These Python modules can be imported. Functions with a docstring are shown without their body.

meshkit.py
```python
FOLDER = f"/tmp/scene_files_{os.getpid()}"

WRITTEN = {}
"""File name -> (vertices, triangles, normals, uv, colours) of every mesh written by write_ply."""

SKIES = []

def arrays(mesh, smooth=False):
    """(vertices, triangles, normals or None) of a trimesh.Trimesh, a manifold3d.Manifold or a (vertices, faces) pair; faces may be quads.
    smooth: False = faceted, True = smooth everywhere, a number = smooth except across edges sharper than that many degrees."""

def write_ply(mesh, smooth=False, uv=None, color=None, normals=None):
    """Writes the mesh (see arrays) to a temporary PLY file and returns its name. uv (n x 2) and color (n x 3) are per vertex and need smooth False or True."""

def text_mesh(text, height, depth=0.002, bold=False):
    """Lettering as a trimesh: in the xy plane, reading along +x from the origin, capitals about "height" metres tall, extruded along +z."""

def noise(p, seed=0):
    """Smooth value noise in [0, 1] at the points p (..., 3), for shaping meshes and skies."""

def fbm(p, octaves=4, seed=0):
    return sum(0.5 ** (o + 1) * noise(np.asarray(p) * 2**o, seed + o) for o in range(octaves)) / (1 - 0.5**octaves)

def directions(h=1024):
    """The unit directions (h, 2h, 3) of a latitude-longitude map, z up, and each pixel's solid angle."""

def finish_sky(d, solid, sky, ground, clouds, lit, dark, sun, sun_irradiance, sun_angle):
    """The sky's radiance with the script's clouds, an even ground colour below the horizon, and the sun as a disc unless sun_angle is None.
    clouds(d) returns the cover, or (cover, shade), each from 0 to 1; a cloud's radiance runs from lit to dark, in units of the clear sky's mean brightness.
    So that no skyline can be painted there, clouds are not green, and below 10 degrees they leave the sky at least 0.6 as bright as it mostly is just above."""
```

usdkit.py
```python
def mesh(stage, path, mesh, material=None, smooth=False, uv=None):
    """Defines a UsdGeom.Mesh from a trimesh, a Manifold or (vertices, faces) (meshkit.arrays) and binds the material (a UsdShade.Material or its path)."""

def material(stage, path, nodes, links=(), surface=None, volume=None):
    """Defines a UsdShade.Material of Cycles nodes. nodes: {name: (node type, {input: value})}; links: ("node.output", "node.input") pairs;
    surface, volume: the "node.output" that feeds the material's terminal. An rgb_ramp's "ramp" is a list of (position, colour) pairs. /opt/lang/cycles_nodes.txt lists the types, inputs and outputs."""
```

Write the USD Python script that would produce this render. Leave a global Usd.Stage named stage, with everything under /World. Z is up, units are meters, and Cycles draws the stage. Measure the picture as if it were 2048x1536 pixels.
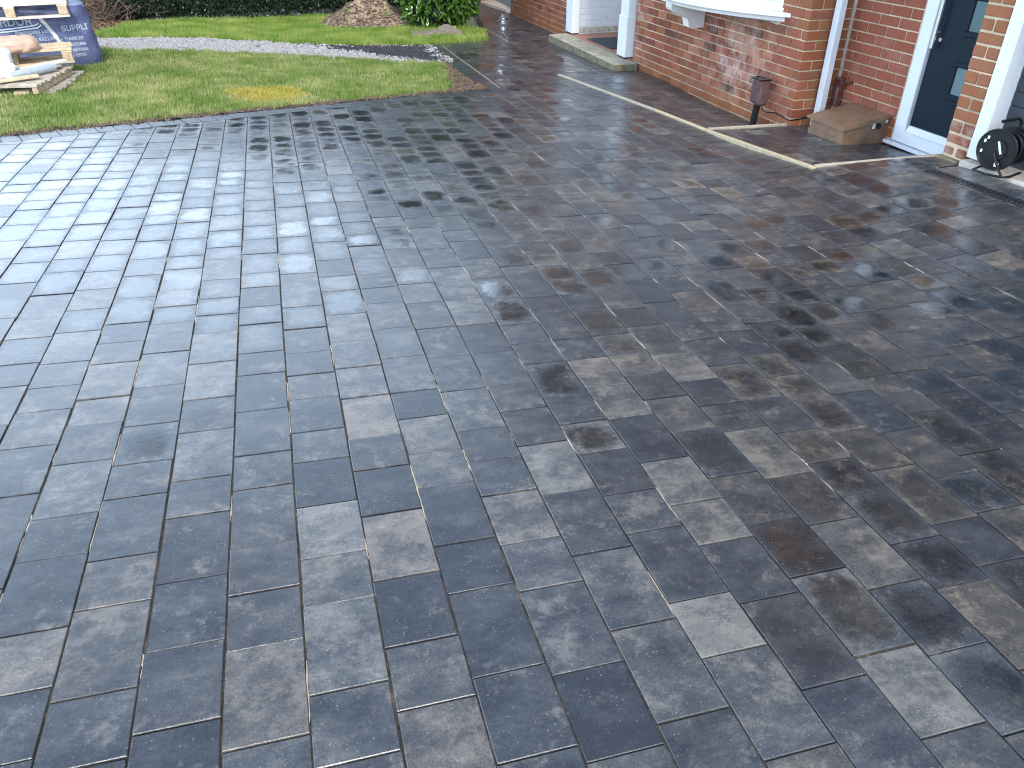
import math, random
import numpy as np, trimesh, shapely
from shapely.geometry import Polygon, LineString, Point, box as sbox
from shapely.ops import unary_union
from pxr import Usd, UsdGeom, UsdLux, UsdShade, Sdf, Gf, Vt
import usdkit, meshkit

stage = Usd.Stage.CreateInMemory()
UsdGeom.SetStageUpAxis(stage, UsdGeom.Tokens.z); UsdGeom.SetStageMetersPerUnit(stage, 1.0)
stage.SetDefaultPrim(UsdGeom.Xform.Define(stage, '/World').GetPrim())
UsdGeom.Scope.Define(stage, '/World/Looks')

# ---------------------------------------------------------------- camera
CAMZ = 1.82
R = np.array([[0.95515465, -0.29610454, 0.00130552], [0.15991197, 0.51953427, 0.83935231], [0.24921429, 0.80150249, -0.54358624]])
cam = UsdGeom.Camera.Define(stage, '/World/camera')
cm = Gf.Matrix4d(*[float(v) for v in (*R[0], 0, *R[1], 0, *(-R[2]), 0, 0, 0, CAMZ, 1)])
cam.AddTransformOp().Set(cm)
cam.CreateHorizontalApertureAttr(36.0); cam.CreateVerticalApertureAttr(27.0)
cam.CreateFocalLengthAttr(36 * 1538 / 2048); cam.CreateClippingRangeAttr(Gf.Vec2f(0.05, 500))
cam.CreateExposureAttr(0.45)

# ---------------------------------------------------------------- sky and sun
SUN_DIR = np.array([-0.06, -0.74, 0.67]); SUN_DIR /= np.linalg.norm(SUN_DIR)
EL, ROT = math.asin(SUN_DIR[2]), math.atan2(SUN_DIR[0], SUN_DIR[1])
SKY = 0.15
dome = UsdLux.DomeLight.Define(stage, '/World/sky')
skym = usdkit.material(stage, '/World/Looks/sky_air', {
    'sky': ('sky_texture', {'sky_type': 'single_scattering', 'sun_disc': False, 'sun_elevation': EL, 'sun_rotation': ROT, 'air_density': 1.0, 'aerosol_density': 1.0}),
    'tc': ('texture_coordinate', {}),
    'mp': ('mapping', {'scale': (1.0, 1.0, 2.2)}),
    'n': ('noise_texture', {'scale': 1.7, 'detail': 6.0, 'roughness': 0.55}),
    'sx': ('separate_xyz', {}), 'zl': ('math', {'math_type': 'multiply_add', 'value2': -0.85, 'value3': 0.37}), 'za': ('math', {'math_type': 'add'}),
    'r': ('rgb_ramp', {'ramp': [(0.36, (0.12, 0.12, 0.12)), (0.66, (0.97, 0.97, 0.97))]}),
    'mix': ('mix_color', {'b': (15.0, 19.0, 24.0)}),
    'bg': ('background_shader', {'strength': SKY}),
}, [('tc.generated', 'mp.vector'), ('mp.vector', 'n.vector'), ('tc.generated', 'sx.vector'), ('sx.z', 'zl.value1'), ('n.fac', 'za.value1'), ('zl.value', 'za.value2'), ('za.value', 'r.fac'), ('r.color', 'mix.fac'), ('sky.color', 'mix.a'), ('mix.result', 'bg.color')], surface='bg.background')
UsdShade.MaterialBindingAPI.Apply(dome.GetPrim()).Bind(skym)
sun = UsdLux.DistantLight.Define(stage, '/World/sun')
sun.CreateIntensityAttr(0.75); sun.CreateAngleAttr(11.0); sun.CreateColorAttr(Gf.Vec3f(1.0, 0.94, 0.85)); sun.CreateNormalizeAttr(True)
zz = SUN_DIR; xx = np.cross([0, 0, 1], zz); xx /= np.linalg.norm(xx); yy = np.cross(zz, xx)
sun.AddTransformOp().Set(Gf.Matrix4d(*[float(v) for v in (*xx, 0, *yy, 0, *zz, 0, 0, 0, 8, 1)]))
dome.GetPrim().SetCustomDataByKey('kind', 'structure')

# ---------------------------------------------------------------- helpers
rng = np.random.default_rng(7); random.seed(7)
used = {}
def path_for(parent, name):
    base = (parent + '/' + name); n = used.get(base, -1) + 1; used[base] = n
    return base if n == 0 else '%s_%03d' % (base, n)
origin = {'/World': np.zeros(3)}
def tag(prim, label=None, cat=None, group=None, kind=None):
    p = prim.GetPrim() if hasattr(prim, 'GetPrim') else stage.GetPrimAtPath(prim)
    for k, v in (('label', label), ('category', cat), ('group', group), ('kind', kind)):
        if v: p.SetCustomDataByKey(k, v)
def thing(name, loc, label=None, cat=None, group=None, kind=None):
    p = path_for('/World', name); x = UsdGeom.Xform.Define(stage, p)
    x.AddTranslateOp().Set(Gf.Vec3d(*map(float, loc))); origin[p] = np.array(loc, float)
    tag(x, label, cat, group, kind); return p
def cat_m(ms):
    ms = [m for m in ms if m is not None]
    vs, fs, o = [], [], 0
    for m in ms:
        v, f = (m.vertices, m.faces) if hasattr(m, 'vertices') else m[:2]
        vs.append(np.asarray(v)); fs.append(np.asarray(f) + o); o += len(v)
    return np.concatenate(vs), np.concatenate(fs)
def obj(name, mesh, mat, parent='/World', smooth=False, tone=None, uv=None, label=None, cat=None, group=None, kind=None):
    """one Mesh prim; vertices are given in world coordinates"""
    p = path_for(parent, name)
    if hasattr(mesh, 'to_mesh'):
        mm = mesh.to_mesh(); mesh = (mm.vert_properties[:, :3], mm.tri_verts)
    v, f = (mesh.vertices, mesh.faces) if hasattr(mesh, 'vertices') else mesh[:2]
    v = np.asarray(v, float); f = np.asarray(f)
    o = origin[parent]; origin[p] = o
    if tone is not None or uv is not None or smooth is False:
        m = raw_mesh(p, v - o, f, mat)
        n = len(v)
        if tone is not None:
            t = np.broadcast_to(np.asarray(tone, np.float32), (n, 3)).astype(np.float32)
            UsdGeom.PrimvarsAPI(m).CreatePrimvar('tone', Sdf.ValueTypeNames.Color3fArray, 'vertex').Set(Vt.Vec3fArray.FromNumpy(np.ascontiguousarray(t)))
        if uv is not None:
            UsdGeom.PrimvarsAPI(m).CreatePrimvar('st', Sdf.ValueTypeNames.TexCoord2fArray, 'vertex').Set(Vt.Vec2fArray.FromNumpy(np.ascontiguousarray(np.asarray(uv, np.float32))))
    else:
        m = usdkit.mesh(stage, p, (v - o, f), '/World/Looks/' + mat, smooth=smooth)
    tag(m, label, cat, group, kind); return p
def raw_mesh(p, v, f, mat):
    m = UsdGeom.Mesh.Define(stage, p)
    m.CreatePointsAttr(Vt.Vec3fArray.FromNumpy(np.ascontiguousarray(v.astype(np.float32))))
    m.CreateFaceVertexCountsAttr(Vt.IntArray.FromNumpy(np.full(len(f), 3, np.int32)))
    m.CreateFaceVertexIndicesAttr(Vt.IntArray.FromNumpy(np.ascontiguousarray(f.astype(np.int32).ravel())))
    m.CreateSubdivisionSchemeAttr('none')
    UsdShade.MaterialBindingAPI.Apply(m.GetPrim()).Bind(UsdShade.Material.Get(stage, '/World/Looks/' + mat))
    return m
def bx(x0, x1, y0, y1, z0, z1, c=0.0):
    """box, its edges chamfered by c"""
    if c <= 0:
        m = trimesh.creation.box((x1 - x0, y1 - y0, z1 - z0)); m.apply_translation(((x0 + x1) / 2, (y0 + y1) / 2, (z0 + z1) / 2)); return m
    pts = []
    for sx in (0, 1):
        for sy in (0, 1):
            for sz in (0, 1):
                P = np.array([(x0, x1)[sx], (y0, y1)[sy], (z0, z1)[sz]]); S = np.array([1 - 2 * sx, 1 - 2 * sy, 1 - 2 * sz]) * c
                for a in range(3):
                    q = P + S; q[a] = P[a]; pts.append(q)
    return trimesh.Trimesh(np.array(pts)).convex_hull
def rotz(m, deg, about=(0, 0, 0)):
    m = m.copy() if hasattr(m, 'copy') else trimesh.Trimesh(*m, process=False)
    m.apply_transform(trimesh.transformations.rotation_matrix(math.radians(deg), [0, 0, 1], about)); return m
def tube(pts, r, n=8, closed=False):
    pts = np.asarray(pts, float); N = len(pts)
    tg = np.gradient(pts, axis=0) if not closed else np.roll(pts, -1, 0) - np.roll(pts, 1, 0)
    tg /= np.linalg.norm(tg, axis=1)[:, None] + 1e-9
    up = np.array([0, 0, 1.0]) if abs(tg[:, 2]).max() < 0.95 else np.array([0.3, 1, 0.1])
    a = np.cross(tg, up); a /= np.linalg.norm(a, axis=1)[:, None] + 1e-9; b = np.cross(a, tg)
    th = np.arange(n) / n * 2 * np.pi; rr = np.broadcast_to(r, N)[:, None, None]
    v = (pts[:, None] + rr * (a[:, None] * np.cos(th)[None, :, None] + b[:, None] * np.sin(th)[None, :, None])).reshape(-1, 3)
    f = []
    for i in range(N if closed else N - 1):
        j = (i + 1) % N
        for k in range(n):
            l = (k + 1) % n
            f += [(i * n + k, i * n + l, j * n + l), (i * n + k, j * n + l, j * n + k)]
    if not closed:
        v = np.vstack([v, pts[0], pts[-1]])
        for k in range(n):
            l = (k + 1) % n; f += [(N * n, l, k), (N * n + 1, (N - 1) * n + k, (N - 1) * n + l)]
    return v, np.array(f)
def extrude(poly, axis, a0, a1, offset=(0, 0)):
    """shapely polygon in the two other axes, extruded along axis from a0 to a1"""
    m = trimesh.creation.extrude_polygon(poly, a1 - a0); v = m.vertices.copy(); w = np.empty_like(v)
    if axis == 'z': w[:, 0], w[:, 1], w[:, 2] = v[:, 0], v[:, 1], v[:, 2] + a0
    if axis == 'y': w[:, 0], w[:, 2], w[:, 1] = v[:, 0], v[:, 1], v[:, 2] + a0
    if axis == 'x': w[:, 1], w[:, 2], w[:, 0] = v[:, 0], v[:, 1], v[:, 2] + a0
    f = m.faces[:, ::-1] if axis == 'y' else m.faces
    return trimesh.Trimesh(w, f, process=False)

# ---------------------------------------------------------------- materials
def mat(name, nodes, links, surface='p.BSDF'):
    return usdkit.material(stage, '/World/Looks/' + name, nodes, links, surface=surface)
def simple(name, col, rough=0.5, scale=20.0, var=0.25, bump=0.0, bscale=None, spec=0.5, metal=0.0, tr=0.0):
    c0 = tuple(c * (1 - var) for c in col); c1 = tuple(min(1, c * (1 + var)) for c in col)
    nodes = {'g': ('geometry', {}), 'n': ('noise_texture', {'scale': scale, 'detail': 5.0, 'roughness': 0.6}),
             'r': ('rgb_ramp', {'ramp': [(0.3, c0), (0.7, c1)]}),
             'p': ('principled_bsdf', {'roughness': rough, 'specular_ior_level': spec, 'metallic': metal})}
    links = [('g.position', 'n.vector'), ('n.fac', 'r.fac'), ('r.color', 'p.base_color')]
    if bump:
        nodes['n2'] = ('noise_texture', {'scale': bscale or scale * 3, 'detail': 4.0})
        nodes['b'] = ('bump', {'strength': 0.6, 'distance': bump})
        links += [('g.position', 'n2.vector'), ('n2.fac', 'b.height'), ('b.normal', 'p.normal')]
    return mat(name, nodes, links)

# wet concrete block paving: tone = (lightness, brown, wetness), st = position in the block from -1 to 1
mat('wet_paving', {
    'g': ('geometry', {}), 'tone': ('attribute', {'attribute': 'tone'}), 'ts': ('separate_xyz', {}),
    'tc': ('texture_coordinate', {}), 'us': ('separate_xyz', {}),
    'off': ('vector_math', {'math_type': 'multiply_add', 'vector2': (37.0, 23.0, 11.0)}),
    'mp': ('mapping', {'scale': (7.5, 11.5, 5.0)}),
    'mott': ('noise_texture', {'scale': 1.0, 'detail': 11.0, 'roughness': 0.74, 'distortion': 0.0}),
    'fine': ('noise_texture', {'scale': 190.0, 'detail': 5.0, 'roughness': 0.8}),
    'l1': ('math', {'math_type': 'multiply_add', 'value2': 2.1, 'value3': -1.07}),
    'l2': ('math', {'math_type': 'add'}),
    'l3': ('math', {'math_type': 'multiply_add', 'value2': 1.3, 'value3': -0.65}),
    'l4': ('math', {'math_type': 'add', 'use_clamp': True}),
    'ramp': ('rgb_ramp', {'ramp': [(0.0, (0.013, 0.015, 0.020)), (0.3, (0.029, 0.032, 0.038)), (0.55, (0.051, 0.054, 0.058)), (0.8, (0.100, 0.098, 0.096)), (1.0, (0.19, 0.178, 0.163))]}),
    'pt': ('noise_texture', {'scale': 10.0, 'detail': 12.0, 'roughness': 0.8}),
    'pt2': ('math', {'math_type': 'multiply_add', 'value2': 0.16}),
    'pt3': ('map_range', {'range_type': 'smoothstep', 'from_min': 0.57, 'from_max': 0.70, 'to_min': 0.0, 'to_max': 0.62, 'clamp': True}),
    'buff': ('mix_color', {'b': (0.17, 0.158, 0.142)}),
    'brown': ('mix_color', {'blend_type': 'multiply', 'b': (1.22, 0.95, 0.74)}),
    'v': ('voronoi_texture', {'scale': 120.0, 'randomness': 1.0}),
    'vr': ('math', {'math_type': 'multiply', 'value2': 0.26}),
    'vs': ('math', {'math_type': 'less_than'}),
    'vc': ('separate_color', {}),
    'vg': ('math', {'math_type': 'greater_than', 'value2': 0.6}),
    'vm': ('math', {'math_type': 'multiply'}),
    'vm2': ('math', {'math_type': 'multiply', 'value2': 0.4}),
    'speck': ('mix_color', {'b': (0.27, 0.265, 0.25)}),
    'soak': ('mix_color', {'blend_type': 'multiply', 'b': (0.5, 0.49, 0.48)}),
    # puddle mask
    'ua': ('math', {'math_type': 'multiply'}), 'va': ('math', {'math_type': 'multiply'}),
    'u2': ('math', {'math_type': 'power', 'value2': 1.6}), 'v2': ('math', {'math_type': 'power', 'value2': 1.6}),
    'rr': ('math', {'math_type': 'add'}),
    'wob': ('noise_texture', {'scale': 14.0, 'detail': 6.0, 'roughness': 0.65}),
    'wob2': ('math', {'math_type': 'multiply_add', 'value2': 2.3, 'value3': -1.15}),
    'rw': ('math', {'math_type': 'add'}),
    'pud': ('map_range', {'range_type': 'smoothstep', 'from_min': 1.02, 'from_max': -0.25, 'to_min': 0.0, 'to_max': 1.0, 'clamp': True}),
    'pw': ('math', {'math_type': 'multiply', 'use_clamp': True}),
    'rfn': ('math', {'math_type': 'multiply_add', 'value2': 0.20, 'value3': 0.19}),
    'rough': ('mix_float', {'b': 0.035}),
    'bh': ('noise_texture', {'scale': 420.0, 'detail': 2.0}),
    'bw': ('math', {'math_type': 'multiply_add', 'value2': -0.8, 'value3': 1.0}),
    'b': ('bump', {'distance': 0.0005}),
    'wh': ('noise_texture', {'scale': 55.0, 'detail': 2.0, 'distortion': 0.6}),
    'b2': ('bump', {'distance': 0.0011, 'strength': 0.22}),
    'p': ('principled_bsdf', {'specular_ior_level': 0.85, 'ior': 1.5}),
}, [('tone.vector', 'ts.vector'), ('tc.UV', 'us.vector'),
    ('tone.vector', 'off.vector1'), ('g.position', 'off.vector3'), ('off.vector', 'mp.vector'), ('mp.vector', 'mott.vector'),
    ('g.position', 'fine.vector'), ('mott.fac', 'l1.value1'), ('l1.value', 'l2.value1'), ('ts.x', 'l2.value2'),
    ('fine.fac', 'l3.value1'), ('l2.value', 'l4.value1'), ('l3.value', 'l4.value2'), ('l4.value', 'ramp.fac'),
    ('off.vector', 'pt.vector'), ('ts.x', 'pt2.value1'), ('pt.fac', 'pt2.value3'), ('pt2.value', 'pt3.value'), ('pt3.result', 'buff.fac'), ('ramp.color', 'buff.a'), ('buff.result', 'brown.a'), ('ts.y', 'brown.fac'),
    ('g.position', 'v.vector'), ('v.distance', 'vs.value1'), ('vc.g', 'vr.value1'), ('vr.value', 'vs.value2'), ('v.color', 'vc.color'), ('vc.r', 'vg.value1'), ('vs.value', 'vm.value1'), ('vg.value', 'vm.value2'), ('vm.value', 'vm2.value1'),
    ('vm2.value', 'speck.fac'), ('brown.result', 'speck.a'), ('speck.result', 'soak.a'), ('pw.value', 'soak.fac'), ('soak.result', 'p.base_color'),
    ('us.x', 'ua.value1'), ('us.x', 'ua.value2'), ('us.y', 'va.value1'), ('us.y', 'va.value2'), ('ua.value', 'u2.value1'), ('va.value', 'v2.value1'),
    ('u2.value', 'rr.value1'), ('v2.value', 'rr.value2'), ('g.position', 'wob.vector'), ('wob.fac', 'wob2.value1'), ('rr.value', 'rw.value1'), ('wob2.value', 'rw.value2'),
    ('rw.value', 'pud.value'), ('pud.result', 'pw.value1'), ('ts.z', 'pw.value2'),
    ('mott.fac', 'rfn.value1'), ('rfn.value', 'rough.a'), ('pw.value', 'rough.fac'), ('rough.result', 'p.roughness'),
    ('g.position', 'bh.vector'), ('bh.fac', 'b.height'), ('pw.value', 'bw.value1'), ('bw.value', 'b.strength'),
    ('g.position', 'wh.vector'), ('wh.fac', 'b2.height'), ('b.normal', 'b2.normal'), ('b2.normal', 'p.normal')])

# facing bricks: tone = (tint, orange, pale bloom)
mat('red_brick', {
    'g': ('geometry', {}), 'tone': ('attribute', {'attribute': 'tone'}), 'ts': ('separate_xyz', {}),
    'n': ('noise_texture', {'scale': 34.0, 'detail': 7.0, 'roughness': 0.7}),
    'a': ('math', {'math_type': 'multiply_add', 'value2': 0.9, 'value3': -0.45}), 'a2': ('math', {'math_type': 'add', 'use_clamp': True}),
    'r': ('rgb_ramp', {'ramp': [(0.0, (0.085, 0.034, 0.024)), (0.4, (0.215, 0.060, 0.032)), (0.75, (0.30, 0.088, 0.048)), (1.0, (0.38, 0.165, 0.105))]}),
    'o': ('mix_color', {'b': (0.29, 0.112, 0.042)}), 'o2': ('math', {'math_type': 'multiply', 'value2': 0.8}),
    'pn': ('noise_texture', {'scale': 7.0, 'detail': 8.0, 'roughness': 0.7}),
    'pr': ('map_range', {'from_min': 0.42, 'from_max': 0.72, 'to_min': 0.0, 'to_max': 1.0, 'clamp': True}),
    'pm': ('math', {'math_type': 'multiply', 'use_clamp': True}),
    'pale': ('mix_color', {'b': (0.52, 0.36, 0.31)}),
    'bn': ('noise_texture', {'scale': 160.0, 'detail': 4.0}), 'b': ('bump', {'distance': 0.004, 'strength': 0.7}),
    'p': ('principled_bsdf', {'roughness': 0.8, 'specular_ior_level': 0.35}),
}, [('tone.vector', 'ts.vector'), ('g.position', 'n.vector'), ('n.fac', 'a.value1'), ('a.value', 'a2.value1'), ('ts.x', 'a2.value2'), ('a2.value', 'r.fac'),
    ('r.color', 'o.a'), ('ts.y', 'o2.value1'), ('o2.value', 'o.fac'), ('g.position', 'pn.vector'), ('pn.fac', 'pr.value'), ('pr.result', 'pm.value1'), ('ts.z', 'pm.value2'),
    ('o.result', 'pale.a'), ('pm.value', 'pale.fac'), ('pale.result', 'p.base_color'), ('g.position', 'bn.vector'), ('bn.fac', 'b.height'), ('b.normal', 'p.normal')])
simple('mortar', (0.48, 0.38, 0.25), 0.9, 3.5, 0.5, 0.003, 140)
mat('far_brickwork', {
    'g': ('geometry', {}), 's': ('separate_xyz', {}), 'c': ('combine_xyz', {}), 'ad': ('math', {'math_type': 'add'}),
    'bt': ('brick_texture', {'scale': 1.0, 'color1': (0.15, 0.07, 0.048), 'color2': (0.21, 0.10, 0.066), 'mortar': (0.38, 0.33, 0.26), 'mortar_size': 0.006, 'brick_width': 0.213, 'row_height': 0.0762}),
    'p': ('principled_bsdf', {'roughness': 0.85})},
    [('g.position', 's.vector'), ('s.x', 'ad.value1'), ('s.y', 'ad.value2'), ('ad.value', 'c.x'), ('s.z', 'c.y'), ('c.vector', 'bt.vector'), ('bt.color', 'p.base_color')])
simple('white_upvc', (0.70, 0.72, 0.74), 0.28, 6, 0.03)
simple('white_paint', (0.68, 0.69, 0.70), 0.6, 25, 0.05, 0.002, 120)
simple('cream_paint', (0.66, 0.63, 0.58), 0.55, 14, 0.08, 0.001, 60)
simple('navy_door', (0.005, 0.012, 0.021), 0.45, 40, 0.12, 0.0004, 300, spec=0.2)
simple('charcoal_door', (0.03, 0.035, 0.042), 0.4, 40, 0.12)
mat('obscure_glass', {'p': ('principled_bsdf', {'base_color': (0.10, 0.16, 0.17), 'roughness': 0.12, 'specular_ior_level': 0.6})}, [])
mat('window_glass', {'t': ('transparent_bsdf', {'color': (0.86, 0.9, 0.9)}) if False else ('glossy_bsdf', {'color': (0.9, 0.93, 0.95), 'roughness': 0.02}), 'd': ('diffuse_bsdf', {'color': (0.012, 0.016, 0.03)}), 'f': ('fresnel', {'IOR': 1.6}), 'm': ('mix_closure', {})},
    [('f.fac', 'm.fac'), ('d.BSDF', 'm.closure1'), ('t.BSDF', 'm.closure2')], surface='m.closure')
simple('brushed_steel', (0.72, 0.7, 0.66), 0.3, 60, 0.06, metal=0.85)
simple('old_concrete', (0.31, 0.28, 0.21), 0.9, 9, 0.35, 0.006, 90)
simple('pale_concrete', (0.46, 0.41, 0.33), 0.9, 14, 0.3, 0.005, 90)
simple('mossy_concrete', (0.17, 0.15, 0.095), 0.9, 16, 0.45, 0.006, 90)
simple('quarry_tile', (0.36, 0.16, 0.10), 0.55, 30, 0.18)
simple('dark_rubber', (0.035, 0.042, 0.05), 0.75, 60, 0.3, 0.002, 200)
simple('black_plastic', (0.008, 0.008, 0.009), 0.32, 40, 0.3, spec=0.3)
simple('black_iron', (0.012, 0.013, 0.017), 0.4, 50, 0.3)
simple('meter_brown', (0.20, 0.118, 0.072), 0.38, 12, 0.25, 0.002, 130)
simple('maroon_fabric', (0.085, 0.04, 0.042), 0.6, 50, 0.5, 0.006, 70)
simple('copper_red', (0.10, 0.028, 0.022), 0.5, 60, 0.4)
simple('batten_pale', (0.45, 0.37, 0.23), 0.6, 24, 0.2, 0.001, 80)
simple('batten_grey', (0.36, 0.32, 0.25), 0.6, 24, 0.22, 0.001, 80)
mat('bedding_sand', {'g': ('geometry', {}), 'n': ('noise_texture', {'scale': 9.0, 'detail': 9.0, 'roughness': 0.8}), 'r': ('rgb_ramp', {'ramp': [(0.46, (0.028, 0.024, 0.021)), (0.58, (0.09, 0.07, 0.05)), (0.72, (0.30, 0.23, 0.145))]}),
    'n2': ('noise_texture', {'scale': 300.0, 'detail': 3.0}), 'b': ('bump', {'distance': 0.004}), 'p': ('principled_bsdf', {'roughness': 0.95})},
    [('g.position', 'n.vector'), ('n.fac', 'r.fac'), ('r.color', 'p.base_color'), ('g.position', 'n2.vector'), ('n2.fac', 'b.height'), ('b.normal', 'p.normal')])
simple('kiln_sand', (0.50, 0.41, 0.28), 0.95, 60, 0.3)
simple('soil', (0.105, 0.068, 0.042), 0.95, 14, 0.5, 0.02, 60)
simple('leaf_litter', (0.25, 0.18, 0.12), 0.95, 22, 0.5, 0.015, 60)
simple('ground_earth', (0.10, 0.09, 0.06), 0.95, 2, 0.4)
simple('tarmac', (0.22, 0.23, 0.24), 0.85, 12, 0.15)
simple('pallet_new', (0.55, 0.42, 0.27), 0.75, 16, 0.25, 0.003, 70)
simple('pallet_pale', (0.58, 0.52, 0.42), 0.8, 16, 0.22, 0.003, 70)
simple('pallet_worn', (0.40, 0.34, 0.27), 0.85, 16, 0.3, 0.004, 70)
simple('pallet_grey', (0.31, 0.27, 0.22), 0.85, 16, 0.3, 0.004, 70)
simple('pallet_block', (0.46, 0.34, 0.22), 0.85, 20, 0.25)
simple('sack_white', (0.66, 0.65, 0.62), 0.55, 14, 0.06, 0.006, 22)
simple('sack_paper', (0.48, 0.33, 0.24), 0.7, 14, 0.12, 0.006, 22)
simple('bag_print', (0.72, 0.78, 0.82), 0.6, 20, 0.05)
simple('strap_grey', (0.6, 0.58, 0.54), 0.6, 30, 0.1)
simple('pipe_grey', (0.36, 0.40, 0.42), 0.4, 30, 0.1)
simple('matting', (0.19, 0.155, 0.125), 0.9, 30, 0.25, 0.004, 150)
simple('orange_fence', (0.30, 0.13, 0.055), 0.7, 14, 0.3)
simple('bark', (0.10, 0.075, 0.055), 0.9, 30, 0.3)
simple('twig_brown', (0.14, 0.095, 0.07), 0.85, 9, 0.5)
simple('pale_stone', (0.46, 0.39, 0.31), 0.9, 40, 0.3)
simple('roof_tile', (0.10, 0.06, 0.045), 0.8, 8, 0.3)
mat('woven_blue', {'g': ('geometry', {}), 'n': ('noise_texture', {'scale': 7.0, 'detail': 4.0}), 'r': ('rgb_ramp', {'ramp': [(0.3, (0.05, 0.062, 0.14)), (0.7, (0.125, 0.145, 0.255))]}),
    'b': ('bump', {'distance': 0.02, 'strength': 0.5}), 'n2': ('noise_texture', {'scale': 11.0, 'detail': 3.0, 'distortion': 1.2}), 'p': ('principled_bsdf', {'roughness': 0.5})},
    [('g.position', 'n.vector'), ('n.fac', 'r.fac'), ('r.color', 'p.base_color'), ('g.position', 'n2.vector'), ('n2.fac', 'b.height'), ('b.normal', 'p.normal')])
def leafmat(name, c0, c1, rough=0.45, spec=0.5, trans=0.25):
    mat(name, {'oi': ('geometry', {}), 'r': ('rgb_ramp', {'ramp': [(0.0, c0), (1.0, c1)]}), 'p': ('principled_bsdf', {'roughness': rough, 'specular_ior_level': spec}),
               'tl': ('translucent_bsdf', {}), 'm': ('mix_closure', {'fac': trans})},
        [('oi.random_per_island', 'r.fac'), ('r.color', 'p.base_color'), ('r.color', 'tl.color'), ('p.BSDF', 'm.closure1'), ('tl.BSDF', 'm.closure2')], surface='m.closure')
leafmat('laurel_leaf', (0.07, 0.15, 0.02), (0.36, 0.48, 0.08), 0.22, 0.8, 0.3)
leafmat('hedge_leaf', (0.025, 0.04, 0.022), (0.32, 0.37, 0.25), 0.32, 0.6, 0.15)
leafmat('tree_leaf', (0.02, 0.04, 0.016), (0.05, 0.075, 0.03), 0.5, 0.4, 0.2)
def grassmat(name, lo, hi, dry):
    mat(name, {'oi': ('geometry', {}), 'g': ('geometry', {}), 'n': ('noise_texture', {'scale': 2.3, 'detail': 7.0, 'roughness': 0.72}),
        'n3': ('map_range', {'from_min': 0.42, 'from_max': 0.68, 'to_min': 0.0, 'to_max': 0.7, 'clamp': True}),
        'r': ('rgb_ramp', {'ramp': [(0.0, lo), (0.75, hi), (1.0, dry)]}), 'd': ('mix_color', {'b': dry}),
        'p': ('principled_bsdf', {'roughness': 0.55, 'specular_ior_level': 0.3}), 'tl': ('translucent_bsdf', {}), 'm': ('mix_closure', {'fac': 0.35})},
        [('oi.random_per_island', 'r.fac'), ('g.position', 'n.vector'), ('n.fac', 'n3.value'), ('n3.result', 'd.fac'), ('r.color', 'd.a'), ('d.result', 'p.base_color'), ('d.result', 'tl.color'), ('p.BSDF', 'm.closure1'), ('tl.BSDF', 'm.closure2')], surface='m.closure')
grassmat('grass_blade', (0.16, 0.24, 0.05), (0.42, 0.52, 0.15), (0.60, 0.54, 0.25))
grassmat('grass_yellow', (0.36, 0.34, 0.06), (0.60, 0.50, 0.09), (0.62, 0.46, 0.12))
grassmat('grass_lush', (0.16, 0.28, 0.035), (0.42, 0.55, 0.10), (0.55, 0.54, 0.18))
simple('turf_base', (0.10, 0.14, 0.04), 0.95, 3, 0.4, 0.02, 80)
def stonemat(name, ramp):
    mat(name, {'oi': ('geometry', {}), 'r': ('rgb_ramp', {'ramp': ramp}), 'p': ('principled_bsdf', {'roughness': 0.7})}, [('oi.random_per_island', 'r.fac'), ('r.color', 'p.base_color')])
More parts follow.
